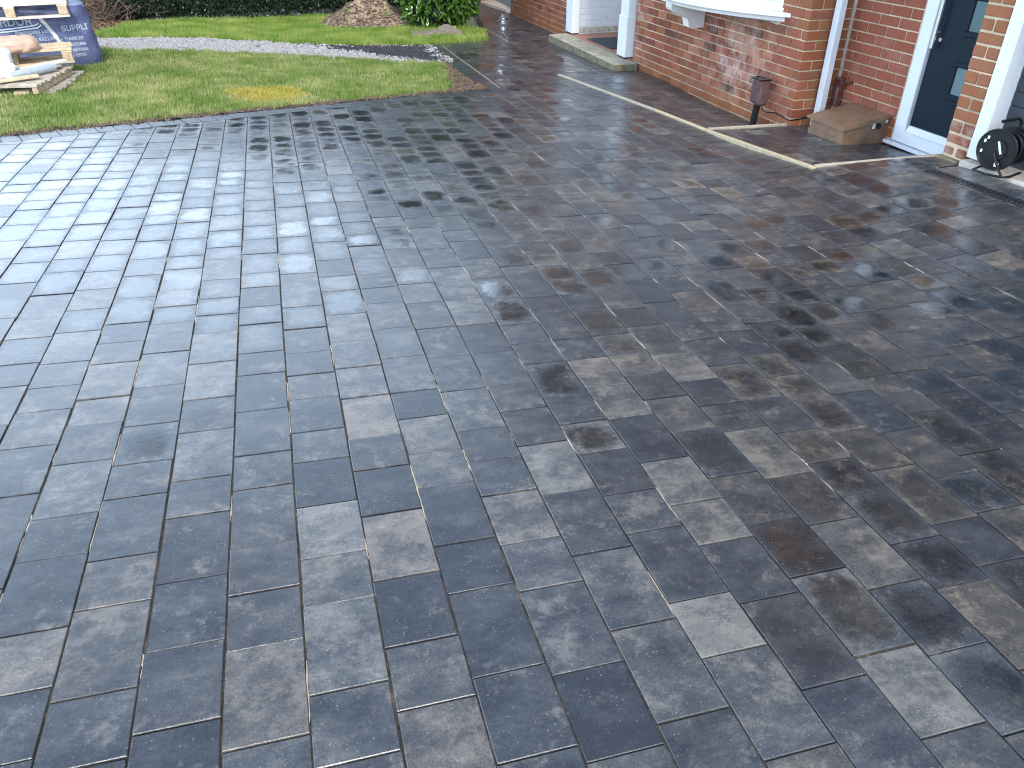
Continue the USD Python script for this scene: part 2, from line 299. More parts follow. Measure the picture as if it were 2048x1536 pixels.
stonemat('chip_pale', [(0.0, (0.30, 0.29, 0.29)), (0.3, (0.66, 0.64, 0.62)), (1.0, (0.90, 0.88, 0.86))])
stonemat('chip_dark', [(0.0, (0.03, 0.03, 0.035)), (0.8, (0.09, 0.085, 0.10)), (1.0, (0.3, 0.3, 0.33))])
stonemat('heap_stone', [(0.0, (0.13, 0.09, 0.065)), (0.5, (0.36, 0.27, 0.21)), (1.0, (0.66, 0.56, 0.46))])
stonemat('litter_leaf', [(0.0, (0.16, 0.10, 0.06)), (0.6, (0.34, 0.23, 0.14)), (1.0, (0.56, 0.44, 0.3))])

# ---------------------------------------------------------------- the lie of the land (house frame: y runs along the front, x into the house)
T = np.array([[0.99882578, 0.02179931, 0.04326488], [-0.02330551, 0.99912878, 0.03461988]])
def pq2xy(p, q):
    p = np.asarray(p, float); q = np.asarray(q, float)
    return np.stack([T[0, 0] * p + T[0, 1] * q - 1.328 * T[0, 2], T[1, 0] * p + T[1, 1] * q - 1.328 * T[1, 2]], -1)
def sstep(v, a, b):
    t = np.clip((v - a) / (b - a), 0, 1); return t * t * (3 - 2 * t)
def Apl(x, y):
    x = np.clip(x, -9, 9); y = np.clip(y, -6, 40)
    return -(1.328 + .04326 * x + .03462 * y) / .99846 + CAMZ
def G(x, y):
    x = np.asarray(x, float); y = np.asarray(y, float)
    a = Apl(x, y) + .15 * sstep(x, 2.6, 4.2) * (1 - sstep(y, 3.9, 5.4))
    return (a + np.sqrt(a * a + .0009)) / 2
STRIP = [(3.17, 8.44), (3.35, 6.43), (3.41, 5.66), (3.37, 4.21)]
def strip_x(y): return np.interp(y, [4.21, 5.66, 6.43, 8.44], [3.37, 3.41, 3.35, 3.17])
def ramp_z(x, y):
    xs = strip_x(y); s = np.clip((np.asarray(x) - xs) / (4.24 - xs), 0, 1)
    a = np.maximum(G(xs, y) - .035, 0.0) * sstep(np.asarray(y, float), 9.2, 8.2)
    y = np.asarray(y, float); k = sstep(y, 6.9, 8.5); return (1 - k) * (1 - s) * a + k * G(x, y)
LAWN_EDGE = [(-7.0, 4.31), (-1.80, 6.28), (-0.51, 6.77), (0.47, 7.16), (2.08, 7.72)]
PATH_L = [(2.08, 7.72), (2.215, 11.08)]
PATH_L2 = [(3.17, 11.18), (4.02, 15.25)]
FIELD = Polygon([(-7, -.8), (3.865, -.8), (3.865, 3.80), (4.17, 3.82), (4.225, 4.035), (3.39, 4.215), (3.39, 4.5), (3.385, 5.65), (3.33, 6.43), (3.15, 8.44), (3.175, 8.455), (3.97, 8.55), (3.97, 10.92), (4.235, 11.0), (4.235, 15.2), (4.02, 15.25), (3.17, 11.18), (2.215, 11.08), (2.08, 7.72), (0.47, 7.16), (-0.51, 6.77), (-1.80, 6.28), (-7.0, 4.31)]).buffer(0)
RAMP = Polygon([(3.185, 8.455), (3.365, 6.43), (3.425, 5.68), (4.235, 5.735), (4.235, 8.66), (3.97, 8.55)])
LANDING = Polygon([(3.425, 5.64), (3.40, 4.255), (4.225, 4.07), (4.60, 4.07), (4.60, 4.98), (4.635, 4.98), (4.635, 5.69), (4.235, 5.69)])
DRAIN = Polygon([(3.868, -.8), (3.952, -.8), (3.958, 3.79), (3.874, 3.79)])
APRON = Polygon([(3.96, -.8), (4.165, -.8), (4.165, 3.81), (3.966, 3.79)])

# ---------------------------------------------------------------- paving
def block(poly, zf, cen, half, ang=0.0, ch=0.0017, dz=0.0, tilt=(0, 0), cup=0.0):
    """one block from a plan polygon: sides, worn arris and top. Returns (v, f, uv)"""
    P = np.array(shapely.geometry.polygon.orient(poly).exterior.coords)[:-1]
    n = len(P); c = P.mean(0)
    inn = np.array(poly.buffer(-ch, join_style=2).exterior.coords) if False else None
    d = P - c; L = np.linalg.norm(d, axis=1)[:, None]; I = c + d * (1 - ch * 1.4 / np.maximum(L, .02))
    zt = zf(np.r_[P[:, 0], I[:, 0], c[0]], np.r_[P[:, 1], I[:, 1], c[1]]) + dz
    XY = np.vstack([P, I, c]); zt = zt + (XY - c) @ np.array(tilt)
    v = np.vstack([np.c_[P, zt[:n] - .05], np.c_[P, zt[:n] - ch * .8], np.c_[I, zt[n:2 * n]], [[*c, zt[2 * n] - cup]]])
    f = []
    for i in range(n):
        j = (i + 1) % n
        f += [(i, j, n + j), (i, n + j, n + i), (n + i, n + j, 2 * n + j), (n + i, 2 * n + j, 2 * n + i), (2 * n + i, 2 * n + j, 3 * n)]
    ca, sa = math.cos(ang), math.sin(ang); rel = v[:, :2] - cen
    uv = np.c_[(rel[:, 0] * ca + rel[:, 1] * sa) / half[0], (-rel[:, 0] * sa + rel[:, 1] * ca) / half[1]]
    return v, np.array(f), uv

def line_border(pts, w, pitch, side, zf, gap=.005, seed=1, dark=True):
    """soldier course along a polyline, w wide on the given side. Returns list of (poly, centre, half, angle)"""
    out = []
    L = LineString(pts)
    s = 0.0
    while s < L.length - pitch * .6:
        a = np.array(L.interpolate(s + gap / 2).coords[0]); b = np.array(L.interpolate(min(s + pitch - gap / 2, L.length)).coords[0])
        t = b - a; t /= np.linalg.norm(t); nrm = np.array([-t[1], t[0]]) * side
        q = Polygon([a + nrm * .003, b + nrm * .003, b + nrm * (w - .003), a + nrm * (w - .003)])
        out.append((q, (a + b) / 2 + nrm * w / 2, (pitch / 2, w / 2), math.atan2(t[1], t[0])))
        s += pitch
    return out
zR = lambda x, y: ramp_z(x, y)
zA = lambda x, y: Apl(x, y)
borders = []   # (items, zfunc)
b1 = line_border(LAWN_EDGE, .235, .123, -1, G); borders.append((b1, G))
b2 = line_border(PATH_L, .2, .2, -1, G); borders.append((b2, G))
b3 = line_border(PATH_L2, .2, .2, -1, G); borders.append((b3, G))
b4 = line_border([(3.15, 8.44), (3.33, 6.43), (3.385, 5.65), (3.385, 4.22)], .2, .103, -1, G); borders.append((b4, G))
b5 = line_border([(4.235, 8.62), (4.235, 5.74)], .2, .103, -1, zR); borders.append((b5, zR))
b6 = line_border([(3.97, 10.9), (3.97, 8.56)], .2, .103, -1, G); borders.append((b6, G))
b7 = line_border([(4.165, 3.80), (4.165, 0.0)], .198, .203, -1, G); borders.append((b7, G))
b8 = line_border([(4.60, 5.05), (4.60, 4.10)], .2, .103, -1, zA); borders.append((b8, zA))
b9 = line_border([(4.235, 15.2), (4.235, 11.02)], .2, .103, -1, G); borders.append((b9, G))
busy = unary_union([q.buffer(.006, join_style=2) for bb, _ in borders for q, *_ in bb])

driveway = thing('driveway', (0, 3, 0), kind='structure', label='new charcoal block paved driveway wet from rain')
JOINTS = {-4: [1.743, 1.902, 2.137, 2.339, 2.493, 2.66], -3: [1.224, 1.385, 1.622, 1.782, 2.023, 2.226, 2.382, 2.619], -2: [1.024, 1.183, 1.426, 1.586, 1.826, 1.983, 2.186, 2.422],
    -1: [1.067, 1.268, 1.469, 1.709, 1.866, 2.11, 2.304, 2.548], 0: [0.988, 1.228, 1.39, 1.551, 1.789, 1.95, 2.193, 2.431], 1: [0.911, 1.074, 1.313, 1.474, 1.674, 1.879, 2.037, 2.234, 2.393, 2.556],
    2: [0.993, 1.154, 1.357, 1.599, 1.799, 1.962], 3: [0.835, 1.034, 1.277, 1.441, 1.684, 1.844, 2.04], 4: [0.797, 0.999, 1.242, 1.405, 1.606, 1.765, 1.929], 5: [0.838, 1.081, 1.325, 1.571, 1.811, 2.009],
    6: [0.714, 0.959, 1.121, 1.367, 1.529, 1.732], 7: [0.836, 1.081, 1.284, 1.446, 1.647, 1.889], 8: [0.677, 0.88, 1.124, 1.325, 1.533, 1.772], 9: [0.842, 1.045, 1.286, 1.491, 1.733],
    10: [1.004, 1.167, 1.369, 1.528, 1.693], 11: [1.205, 1.452, 1.656], 12: [1.378, 1.618]}
WETS = [(2.752, 2.601, 0.5, 0.2, 1.35), (2.656, 2.405, 0.5, 0.2, 1.35), (1.992, 2.637, 0.25, 0.6, 1.35), (1.856, 2.806, 0.35, 0.3, 1.35), (2.328, 2.497, 0.25, 0.1, 1.35), (0.883, 1.861, 0.6, 0.2, 1.35), (3.525, 3.314, 0.35, 0.2, 1.35), (1.165, 1.06, 0.6, 0.2, 1.35), (0.874, 3.008, 0.4, 0, 1.35), (0.839, 2.79, 0.4, 0, 1.35), (2.645, 2.703, 0.1, 0, 1.35), (2.832, 2.363, 0.12, 0, 1.35), (1.317, 3.327, 0.25, 0.7, 1.35), (1.092, 3.111, 0.3, 0.7, 1.35), (1.421, 2.954, 0.25, 0.7, 1.35), (1.069, 2.968, 0.35, 0.5, 1.35), (1.32, 2.916, 0.25, 0.7, 1.35), (1.712, 3.147, 0.3, 0.3, 1.35), (1.966, 2.412, 0.3, 0.7, 1.35), (1.411, 1.086, 0.2, 0.1, 1.35), (1.345, 0.761, 0.5, 0, 1.35), (1.799, 1.325, 0.3, 0.1, 1.35), (1.396, 1.33, 0.3, 0.4, 1.35), (1.735, 2.414, 0.3, 0.6, 1.35)]
TONES = [(0.167, 2.643, 0.7, 0.1, 0), (0.18, 2.071, 0.85, 0.5, 0), (0.183, 2.537, 0.6, 0.1, 0), (0.34, 1.946, 0.72, 0.2, 0), (0.334, 1.763, 0.62, 0.3, 0), (0.176, 1.487, 0.75, 0.6, 0), (0.814, 1.031, 0.95, 0.15, 0.1), (1.124, 0.773, 0.85, 0.1, 0.2), (0.001, 1.387, 0.65, 0.3, 0), (-0.155, 1.111, 0.65, 0.6, 0), (-0.464, 1.504, 0.65, 0.4, 0), (-0.616, 1.293, 0.68, 0.5, 0), (0.163, 0.913, 0.62, 0.6, 0), (-0.312, 1.967, 0.68, 0.2, 0), (1.168, 1.027, 0.8, 0.3, 1), (1.015, 1.539, 0.75, 0.4, 0), (0.817, 1.82, 0.7, 0.2, 0.7), (0.985, 1.367, 0.7, 0.4, 0.1), (0.637, 0.919, 0.55, 0.2, 0), (1.325, 1.59, 0.6, 0.7, 0.1), (1.279, 1.194, 0.6, 0.7, 0.1), (1.302, 2.059, 0.7, 0.7, 0.1), (-0.644, 1.516, 0.12, 0, 0), (-0.471, 1.695, 0.25, 0, 0), (-0.316, 1.017, 0.08, 0, 0), (0.344, 1.545, 0.15, 0, 0), (0.971, 1.77, 0.05, 0, 0.3), (1.153, 1.645, 0.08, 0.1, 0.6), (1.338, 0.976, 0.2, 0.1, 1), (1.798, 1.71, 0.1, 0, 0.2), (0.849, 2.092, 0.25, 0, 1), (0.506, 1.685, 0.3, 0, 0), (1.462, 2.405, 0.15, 0.4, 0.2), (1.39, 3.314, 0.2, 0.8, 0.7), (1.375, 2.689, 0.3, 0.8, 0.3), (2.219, 2.459, 0.2, 0.8, 0.2), (1.313, 0.783, 0.5, 0, 0.9), (0.878, 0.909, 0.5, 0.2, 0), (0.94, 0.803, 0.25, 0.1, 0), (0.8, 1.257, 0.3, 0, 0.4), (1.517, 4.314, 0.15, 0, 0), (0.039, 2.97, 0.6, 0.1, 0), (0.776, 2.447, 0.25, 0.1, 0.2), (0.39, 3.476, 0.5, 0, 0.1)] + WETS
LENS = [.161, .2015, .2425]
def breaks(i):
    r = random.Random(1000 + i); pick = lambda: r.choices(LENS, (.36, .27, .37))[0]
    js = list(JOINTS.get(i, [r.uniform(2, 2.2)]))
    while js[0] > -.9: js.insert(0, js[0] - pick())
    while js[-1] < 15.6: js.append(js[-1] + pick())
    return js
def wetness(x, y, r):
    # standing film: heavy in the middle distance and towards the house, thin near the camera's left
    far = sstep(y, 2.6, 4.6); right = sstep(x - .12 * y, .5, 1.3)
    p = .05 + .76 * far * sstep(x, -2.0, -.4) * (1 - .5 * sstep(x, 1.9, 2.8)) + .55 * right * (1 - far) + .6 * sstep(y, 1.3, 2.8) * (1 - sstep(x, -.4, .8))
    return (r.random() < p) * (.3 + .9 * r.random())
field_items = []
PITCH, P0 = .1628, -.153
ANG = math.atan2(T[1, 0], T[0, 0])
for reg, zf, rname in ((FIELD, G, 'f'), (RAMP, zR, 'r'), (LANDING, zA, 'l')):
    free = reg.difference(busy).difference(DRAIN.buffer(.004)).buffer(-.002)
    prep = shapely.prepared.prep(free)
    for i in range(-46, 34):
        pc = P0 + PITCH * i; js = breaks(i if rname == 'f' else i + 100)
        for a, b in zip(js[:-1], js[1:]):
            if not reg.intersects(Point(*pq2xy(pc, (a + b) / 2)).buffer(.16)): continue
            r = random.Random(int(a * 1000) * 131 + i)
            j1 = [r.uniform(-.0012, .0012) for _ in range(4)]
            h = PITCH / 2 - .0021
            quad = pq2xy([pc - h + j1[0], pc + h + j1[0], pc + h + j1[0], pc - h + j1[0]], [a + .0018 + j1[1], a + .0018 + j1[1], b - .0018 + j1[2], b - .0018 + j1[2]])
            q = Polygon(quad)
            if not prep.contains(q):
                q = q.intersection(free)
                if q.geom_type != 'Polygon':
                    q = max(getattr(q, 'geoms', [Polygon()]), key=lambda g: g.area)
                if q.is_empty or q.geom_type != 'Polygon' or q.area < .0012: continue
                q = q.simplify(.002)
            c = pq2xy(pc, (a + b) / 2)
            t = min(1, max(0, r.gauss(.40, .14))); br = max(0, r.gauss(.05, .16)); w = wetness(c[0], c[1], r)
            rt = float(sstep(c[0] - .15 * c[1], .2, 1.1)); br += .7 * rt * r.random() * float(1 - sstep(c[1], 4, 6)); t = max(0, t - .10 * rt)
            for (tp, tq, t1, t2, t3) in TONES:
                if abs(tp - pc) < PITCH / 2 and a < tq < b: t, br, w = .40 + (t1 - .40) * .72, t2 * .6, t3
            tilt = (r.gauss(0, .0028), r.gauss(0, .0028))
            v, f, uv = block(q, zf, c, (h, (b - a) / 2), ANG, dz=r.gauss(0, .0010), tilt=tilt)
            # how large it shows
            d = np.array([*c, 0]) - [0, 0, CAMZ]; e = R @ d
            show = 0
            if e[2] > .2 and abs(e[0] / e[2]) < .68 and abs(e[1] / e[2]) < .52: show = q.area * (CAMZ / np.linalg.norm(d)) / (d @ d)
            field_items.append((show, v, f, uv, (t, br, w)))
def paver_batch(items, single, bulk, nmax):
    items = sorted(items, key=lambda it: -it[0])
    k = 0
    for it in items:
        if k >= nmax or it[0] <= 0: break
        obj(single, (it[1], it[2]), 'wet_paving', driveway, tone=it[4], uv=it[3]); k += 1
    rest = items[k:]
    if rest:
        V, F = cat_m([(it[1], it[2]) for it in rest]); UV = np.vstack([it[3] for it in rest]); TN = np.vstack([np.tile(it[4], (len(it[1]), 1)) for it in rest])
        obj(bulk, (V, F), 'wet_paving', driveway, tone=TN, uv=UV, kind='stuff')
paver_batch(field_items, 'paver', 'small_pavers', 300)
bitems = []
for bb, zf in borders:
    for q, c, hf, ang in bb:
        r = random.Random(int(c[0] * 977 + c[1] * 7919)); 
        v, f, uv = block(q, zf, c, hf, ang, dz=r.gauss(0, .0008), tilt=(r.gauss(0, .002), r.gauss(0, .002)))
        d = np.array([*c, 0]) - [0, 0, CAMZ]; e = R @ d
        show = q.area * (CAMZ / np.linalg.norm(d)) / (d @ d) if e[2] > .2 and abs(e[0] / e[2]) < .68 and abs(e[1] / e[2]) < .52 else 0
        lite = bb is b7
        bitems.append((show, v, f, uv, ((.5 if lite else .2) + r.gauss(0, .07), .0, .1 * r.random())))
paver_batch(bitems, 'border_paver', 'small_border_pavers', 300)

# sand and bedding in the joints, one grid that follows the falls
def grid_mesh(region, zf, step, dz, bounds=None):
    x0, y0, x1, y1 = bounds or region.bounds
    xs = np.arange(x0, x1 + step, step); ys = np.arange(y0, y1 + step, step)
    X, Y = np.meshgrid(xs, ys, indexing='ij'); Z = zf(X, Y) + dz
    idx = np.arange(X.size).reshape(X.shape)
    cx, cy = (X[:-1, :-1] + step / 2), (Y[:-1, :-1] + step / 2)
    ok = shapely.contains_xy(region, cx.ravel(), cy.ravel()).reshape(cx.shape)
    a, b, c, d = idx[:-1, :-1][ok], idx[1:, :-1][ok], idx[1:, 1:][ok], idx[:-1, 1:][ok]
    V = np.c_[X.ravel(), Y.ravel(), Z.ravel()]; F = np.vstack([np.c_[a, b, c], np.c_[a, c, d]])
    keep, inv = np.unique(F, return_inverse=True); return V[keep], inv.reshape(-1, 3)
bed = [grid_mesh(FIELD.buffer(.04), G, .05, -.005), grid_mesh(RAMP.buffer(-.02), zR, .05, -.005), grid_mesh(LANDING.buffer(-.02), zA, .05, -.005)]
obj('bedding_sand', cat_m(bed), 'bedding_sand', driveway)
# pale jointing sand brushed along a few courses
sand = []; rs = random.Random(99)
for _ in range(150):
    i = rs.randint(-4, 22); qa = rs.uniform(1.0, 5.2); ln = rs.uniform(.03, .22); p = P0 + PITCH * (i + .5)
    if i > 14 and qa > 3.6: continue
    qq = np.linspace(qa, qa + ln, 8); xy = pq2xy(p + np.array([rs.gauss(0, .0008) for _ in qq]), qq)
    sand.append(tube(np.c_[xy, G(xy[:, 0], xy[:, 1]) - .0028 - .0018 * rs.random()], np.r_[.0006, [.0019 * rs.uniform(.5, 1.3) for _ in range(6)], .0012], 5))
edge = np.array([(2.275, 7.72), (2.33, 9.0), (2.41, 11.05)]); tt = np.linspace(0, 1, 30)
ex = np.c_[np.interp(tt, [0, .4, 1], edge[:, 0]), np.interp(tt, [0, .4, 1], edge[:, 1])]
sand.append(tube(np.c_[ex, G(ex[:, 0], ex[:, 1]) - .0018], .0034, 5))
ex = np.c_[np.linspace(3.37, 3.39, 12), np.linspace(11.0, 12.3, 12)]
sand.append(tube(np.c_[ex, G(ex[:, 0], ex[:, 1]) - .0018], .0032, 5))
obj('jointing_sand', cat_m(sand), 'kiln_sand', driveway, kind='stuff')

# ground to the horizon
far = 160
gx = np.r_[-far, -60, np.linspace(-25, 25, 51), 60, far]; X, Y = np.meshgrid(gx, gx, indexing='ij')
Z = np.where((abs(X) < 24) & (abs(Y) < 24), G(np.clip(X, -9, 9), np.clip(Y, -6, 30)) - .16, -.16)
idx = np.arange(X.size).reshape(X.shape); a, b, c, d = idx[:-1, :-1].ravel(), idx[1:, :-1].ravel(), idx[1:, 1:].ravel(), idx[:-1, 1:].ravel()
obj('ground', (np.c_[X.ravel(), Y.ravel(), Z.ravel()], np.vstack([np.c_[a, b, c], np.c_[a, c, d]])), 'ground_earth', kind='structure')
obj('pavement', grid_mesh(sbox(-9, 14.6, -2.85, 22), G, .25, -.02), 'tarmac', kind='structure')

# ---------------------------------------------------------------- garden surfaces
GRAV_UP = [(-6, 12.1), (-2.0, 11.77), (-0.68, 11.78), (0.96, 10.98), (2.2, 10.86)]
GRAV_LO = [(2.12, 9.35), (1.98, 9.38), (0.84, 9.86), (-0.64, 10.56), (-1.85, 10.74), (-6, 11.0)]
GRAVEL = Polygon(GRAV_UP + [(2.205, 10.86), (2.16, 9.7)] + GRAV_LO).buffer(0)
SOILTRI = Polygon([(2.07, 7.735), (2.14, 9.6), (2.03, 9.4), (1.93, 8.7), (1.76, 7.67)]).buffer(0)
le = LineString(LAWN_EDGE)
LAWN = Polygon(LAWN_EDGE[:-1] + [(1.76, 7.61), (1.76, 7.67), (1.93, 8.7), (2.03, 9.37)] + GRAV_LO[2:]).buffer(0).difference(le.buffer(.035))
LAWN2 = Polygon([(-2.05, 11.8), (-0.68, 11.8), (0.96, 11.0), (2.2, 10.88), (2.21, 11.1), (3.1, 11.25), (3.28, 12.1), (2.6, 13.2), (1.4, 14.3), (-1.0, 14.1), (-1.75, 13.5)])
obj('lawn', cat_m([grid_mesh(LAWN.buffer(.05), G, .08, -.012), grid_mesh(LAWN2, G, .08, -.012)]), 'turf_base', kind='structure')
sg = lambda x, y: G(x, y) + .03 * (meshkit.fbm(np.stack([x * 9, y * 9, x * 0], -1), 3) - .45)
soilV = cat_m([grid_mesh(SOILTRI.union(le.buffer(.045)), sg, .02, .0), grid_mesh(Polygon([(2.86, 11.2), (3.16, 11.2), (3.34, 12.0), (3.2, 12.2)]), sg, .03, 0)])
obj('soil', soilV, 'soil', kind='structure')
obj('leaf_litter_ground', grid_mesh(Polygon([(-6, 12.0), (-2.0, 11.75), (-1.7, 13.6), (-2, 14.6), (-6, 14.6)]), sg, .05, .0), 'leaf_litter', kind='structure')
obj('gravel_bed', grid_mesh(GRAVEL, G, .06, -.01), 'chip_dark', kind='structure')

def scatter(name, proto_list, pts, scales, mat_names, label, cat, kind='stuff', lean=None):
    """one PointInstancer of small pieces"""
    p = path_for('/World', name); pi = UsdGeom.PointInstancer.Define(stage, p)
    pr = UsdGeom.Scope.Define(stage, p + '/Prototypes') if False else None
    rel = pi.CreatePrototypesRel()
    for k, (m, mt) in enumerate(zip(proto_list, mat_names)):
        pp = p + '/piece' + ('' if k == 0 else '_%03d' % k)
        v, f = (m.vertices, m.faces) if hasattr(m, 'vertices') else m
        raw_mesh(pp, np.asarray(v, float), np.asarray(f), mt); rel.AddTarget(pp)
    n = len(pts); r = np.random.default_rng(len(pts))
    pi.CreateProtoIndicesAttr(Vt.IntArray.FromNumpy(r.integers(0, len(proto_list), n).astype(np.int32)))
    pi.CreatePositionsAttr(Vt.Vec3fArray.FromNumpy(np.asarray(pts, np.float32)))
    th = r.uniform(0, 2 * np.pi, n)
    if lean is None: q = np.c_[np.cos(th / 2), 0 * th, 0 * th, np.sin(th / 2)]
    else:
        q = r.normal(size=(n, 4)); q[:, 1:3] *= lean; q /= np.linalg.norm(q, axis=1)[:, None]
    pi.CreateOrientationsAttr(Vt.QuathArray([Gf.Quath(float(a), float(b), float(c), float(d)) for a, b, c, d in q]))
    pi.CreateScalesAttr(Vt.Vec3fArray.FromNumpy(np.repeat(np.asarray(scales, np.float32)[:, None], 3, 1)))
    tag(pi, label, cat, kind=kind); return p
def sample(poly, n, seed):
    r = np.random.default_rng(seed); x0, y0, x1, y1 = poly.bounds; out = np.zeros((0, 2))
    while len(out) < n:
        P = r.uniform((x0, y0), (x1, y1), (n * 2, 2)); out = np.vstack([out, P[shapely.contains_xy(poly, P[:, 0], P[:, 1])]])
    return out[:n]
def tuft(n, rad, h, w, seed, lean=.5):
    r = np.random.default_rng(seed); V, F = [], []
    for k in range(n):
        b = r.uniform(-rad, rad, 2); a = r.uniform(0, 2 * np.pi); hh = h * r.uniform(.5, 1.15); l = hh * lean * r.uniform(.2, 1.3)
        d = np.array([math.cos(a), math.sin(a)]); s = np.array([-d[1], d[0]]) * w * r.uniform(.6, 1.2) / 2
        o = len(V)
        V += [(*(b - s), 0), (*(b + s), 0), (*(b + d * l * .45 + s * .8), hh * .6), (*(b + d * l * .45 - s * .8), hh * .6), (*(b + d * l), hh)]
        F += [(o, o + 1, o + 2), (o, o + 2, o + 3), (o + 3, o + 2, o + 4)]
    return np.array(V), np.array(F)
VIS = Polygon([(-2.7, 4), (4, 4), (4, 15), (-3.6, 15)])
def grass_field(name, poly, n, h, mt, label, seed, w=.006, rad=.06, nb=34, protos=4):
    P = sample(poly.intersection(VIS), n, seed); r = np.random.default_rng(seed)
    scatter(name, [tuft(nb, rad, h, w, seed + k) for k in range(protos)], np.c_[P, G(P[:, 0], P[:, 1]) - .012], r.uniform(.7, 1.2, n), [mt] * protos, label, 'grass')
YEL = Polygon([(-.34, 7.82), (.26, 7.95), (.42, 7.6), (.16, 7.2), (-.08, 7.22), (-.22, 7.5)])
grass_field('grass', LAWN.buffer(.01).difference(YEL.buffer(-.01)), 6500, .05, 'grass_blade', 'mown lawn grass beside the driveway with straw-coloured patches', 11)
grass_field('yellowed_grass', YEL, 330, .042, 'grass_yellow', 'yellow scorched rectangle of grass in the near lawn', 12)
grass_field('long_grass', LAWN2, 5200, .07, 'grass_lush', 'brighter green longer grass between the gravel and the hedge', 13)

def chip(seed, s=.014):
    r = np.random.default_rng(seed); p = r.normal(size=(9, 3)); p /= np.linalg.norm(p, axis=1)[:, None]; p *= np.array([1.2, .9, .55]) * s * r.uniform(.8, 1.1, (9, 1)); return trimesh.Trimesh(p).convex_hull
def chips(seed, n, rad, s):
    r = np.random.default_rng(seed); ms = []
    for k in range(n):
        m = chip(seed * 50 + k, s * r.uniform(.6, 1.3)); m.apply_transform(trimesh.transformations.random_rotation_matrix(r.random(3))); m.apply_translation((*r.uniform(-rad, rad, 2), s * r.uniform(.1, .5))); ms.append(m)
    return cat_m(ms)
DARKG = Polygon([(0.55, 11.2), (0.96, 10.98), (2.2, 10.86), (2.16, 9.6), (1.98, 9.42), (1.5, 9.85), (1.0, 10.45)])
P = sample(GRAVEL.intersection(sbox(-3.2, 9, 3, 13)).difference(DARKG.buffer(-.08)), 1500, 21)
scatter('pale_gravel', [chips(3 + k, 14, .07, .02) for k in range(4)], np.c_[P, G(P[:, 0], P[:, 1]) - .006], rng.uniform(.8, 1.2, 1500), ['chip_pale'] * 4, 'pale grey slate chippings of the path across the lawn', 'gravel')
P = sample(DARKG, 420, 22)
scatter('dark_gravel', [chips(13 + k, 14, .07, .02) for k in range(4)], np.c_[P, G(P[:, 0], P[:, 1]) - .006], rng.uniform(.8, 1.2, 420), ['chip_dark'] * 4, 'wet dark slate chippings where the lawn path meets the paving', 'gravel')
P = np.vstack([sample(SOILTRI, 130, 23), sample(le.buffer(.035).intersection(sbox(-2.6, 5, 3, 9)), 420, 24)])
scatter('soil_crumbs', [chips(33 + k, 8, .03, .012) for k in range(3)], np.c_[P, G(P[:, 0], P[:, 1]) - .002], rng.uniform(.5, 1.3, len(P)), ['soil', 'soil', 'heap_stone'], 'brown soil crumbs along the lawn edge', 'soil')
cl = [trimesh.creation.icosphere(2, .045)]
cl[0].vertices *= [1.3, 1.0, .7]; cl[0].vertices += .03 * (meshkit.fbm(cl[0].vertices * 30, 3)[:, None] - .5) * 2; cl[0].apply_translation((2.06, 7.70, float(G(2.06, 7.7)) + .02))
obj('soil_clod', cl[0], 'soil', label='clod of brown soil on the point of the lawn corner', cat='soil clod', smooth=40)
P = sample(Polygon([(-3.4, 12.0), (-1.9, 11.9), (-1.7, 13.5), (-2, 14.3), (-3.6, 14.3)]), 420, 25)
def litter(seed):
    r = np.random.default_rng(seed); V, F = [], []
    for k in range(14):
        b = r.uniform(-.09, .09, 2); a = r.uniform(0, 6.28); s = r.uniform(.015, .035); d = np.array([math.cos(a), math.sin(a)]) * s; e = np.array([-d[1], d[0]]) * .5; o = len(V); h = r.uniform(.005, .03, 4)
        V += [(*(b - d), h[0]), (*(b + e), h[1]), (*(b + d), h[2]), (*(b - e), h[3])]; F += [(o, o + 1, o + 2), (o, o + 2, o + 3)]
    return np.array(V), np.array(F)
scatter('fallen_leaves', [litter(k) for k in range(3)], np.c_[P, G(P[:, 0], P[:, 1])], rng.uniform(.8, 1.3, 420), ['litter_leaf'] * 3, 'dry brown leaves and twigs lying below the bare hedge', 'leaves')

# ---------------------------------------------------------------- the house
FX, DX = 4.24, 4.64
house = thing('brick_house', (4.24, 8, 0), label='red brick house with bow window, recessed navy front door and white porch', cat='house')
BED0, CRS = .0865, .0762
def bed(k): return BED0 + CRS * k
def core(name, x0, x1, y0, y1, z0, z1, m='mortar', **kw): return obj(name, bx(x0, x1, y0, y1, z0, z1), m, house, **kw)
def btone(r, orange=.25, bloom=0.0): return (r.gauss(.46, .22), max(0, r.gauss(orange, .3)), max(0, bloom + r.gauss(0, .12)))
ZT = 1.10
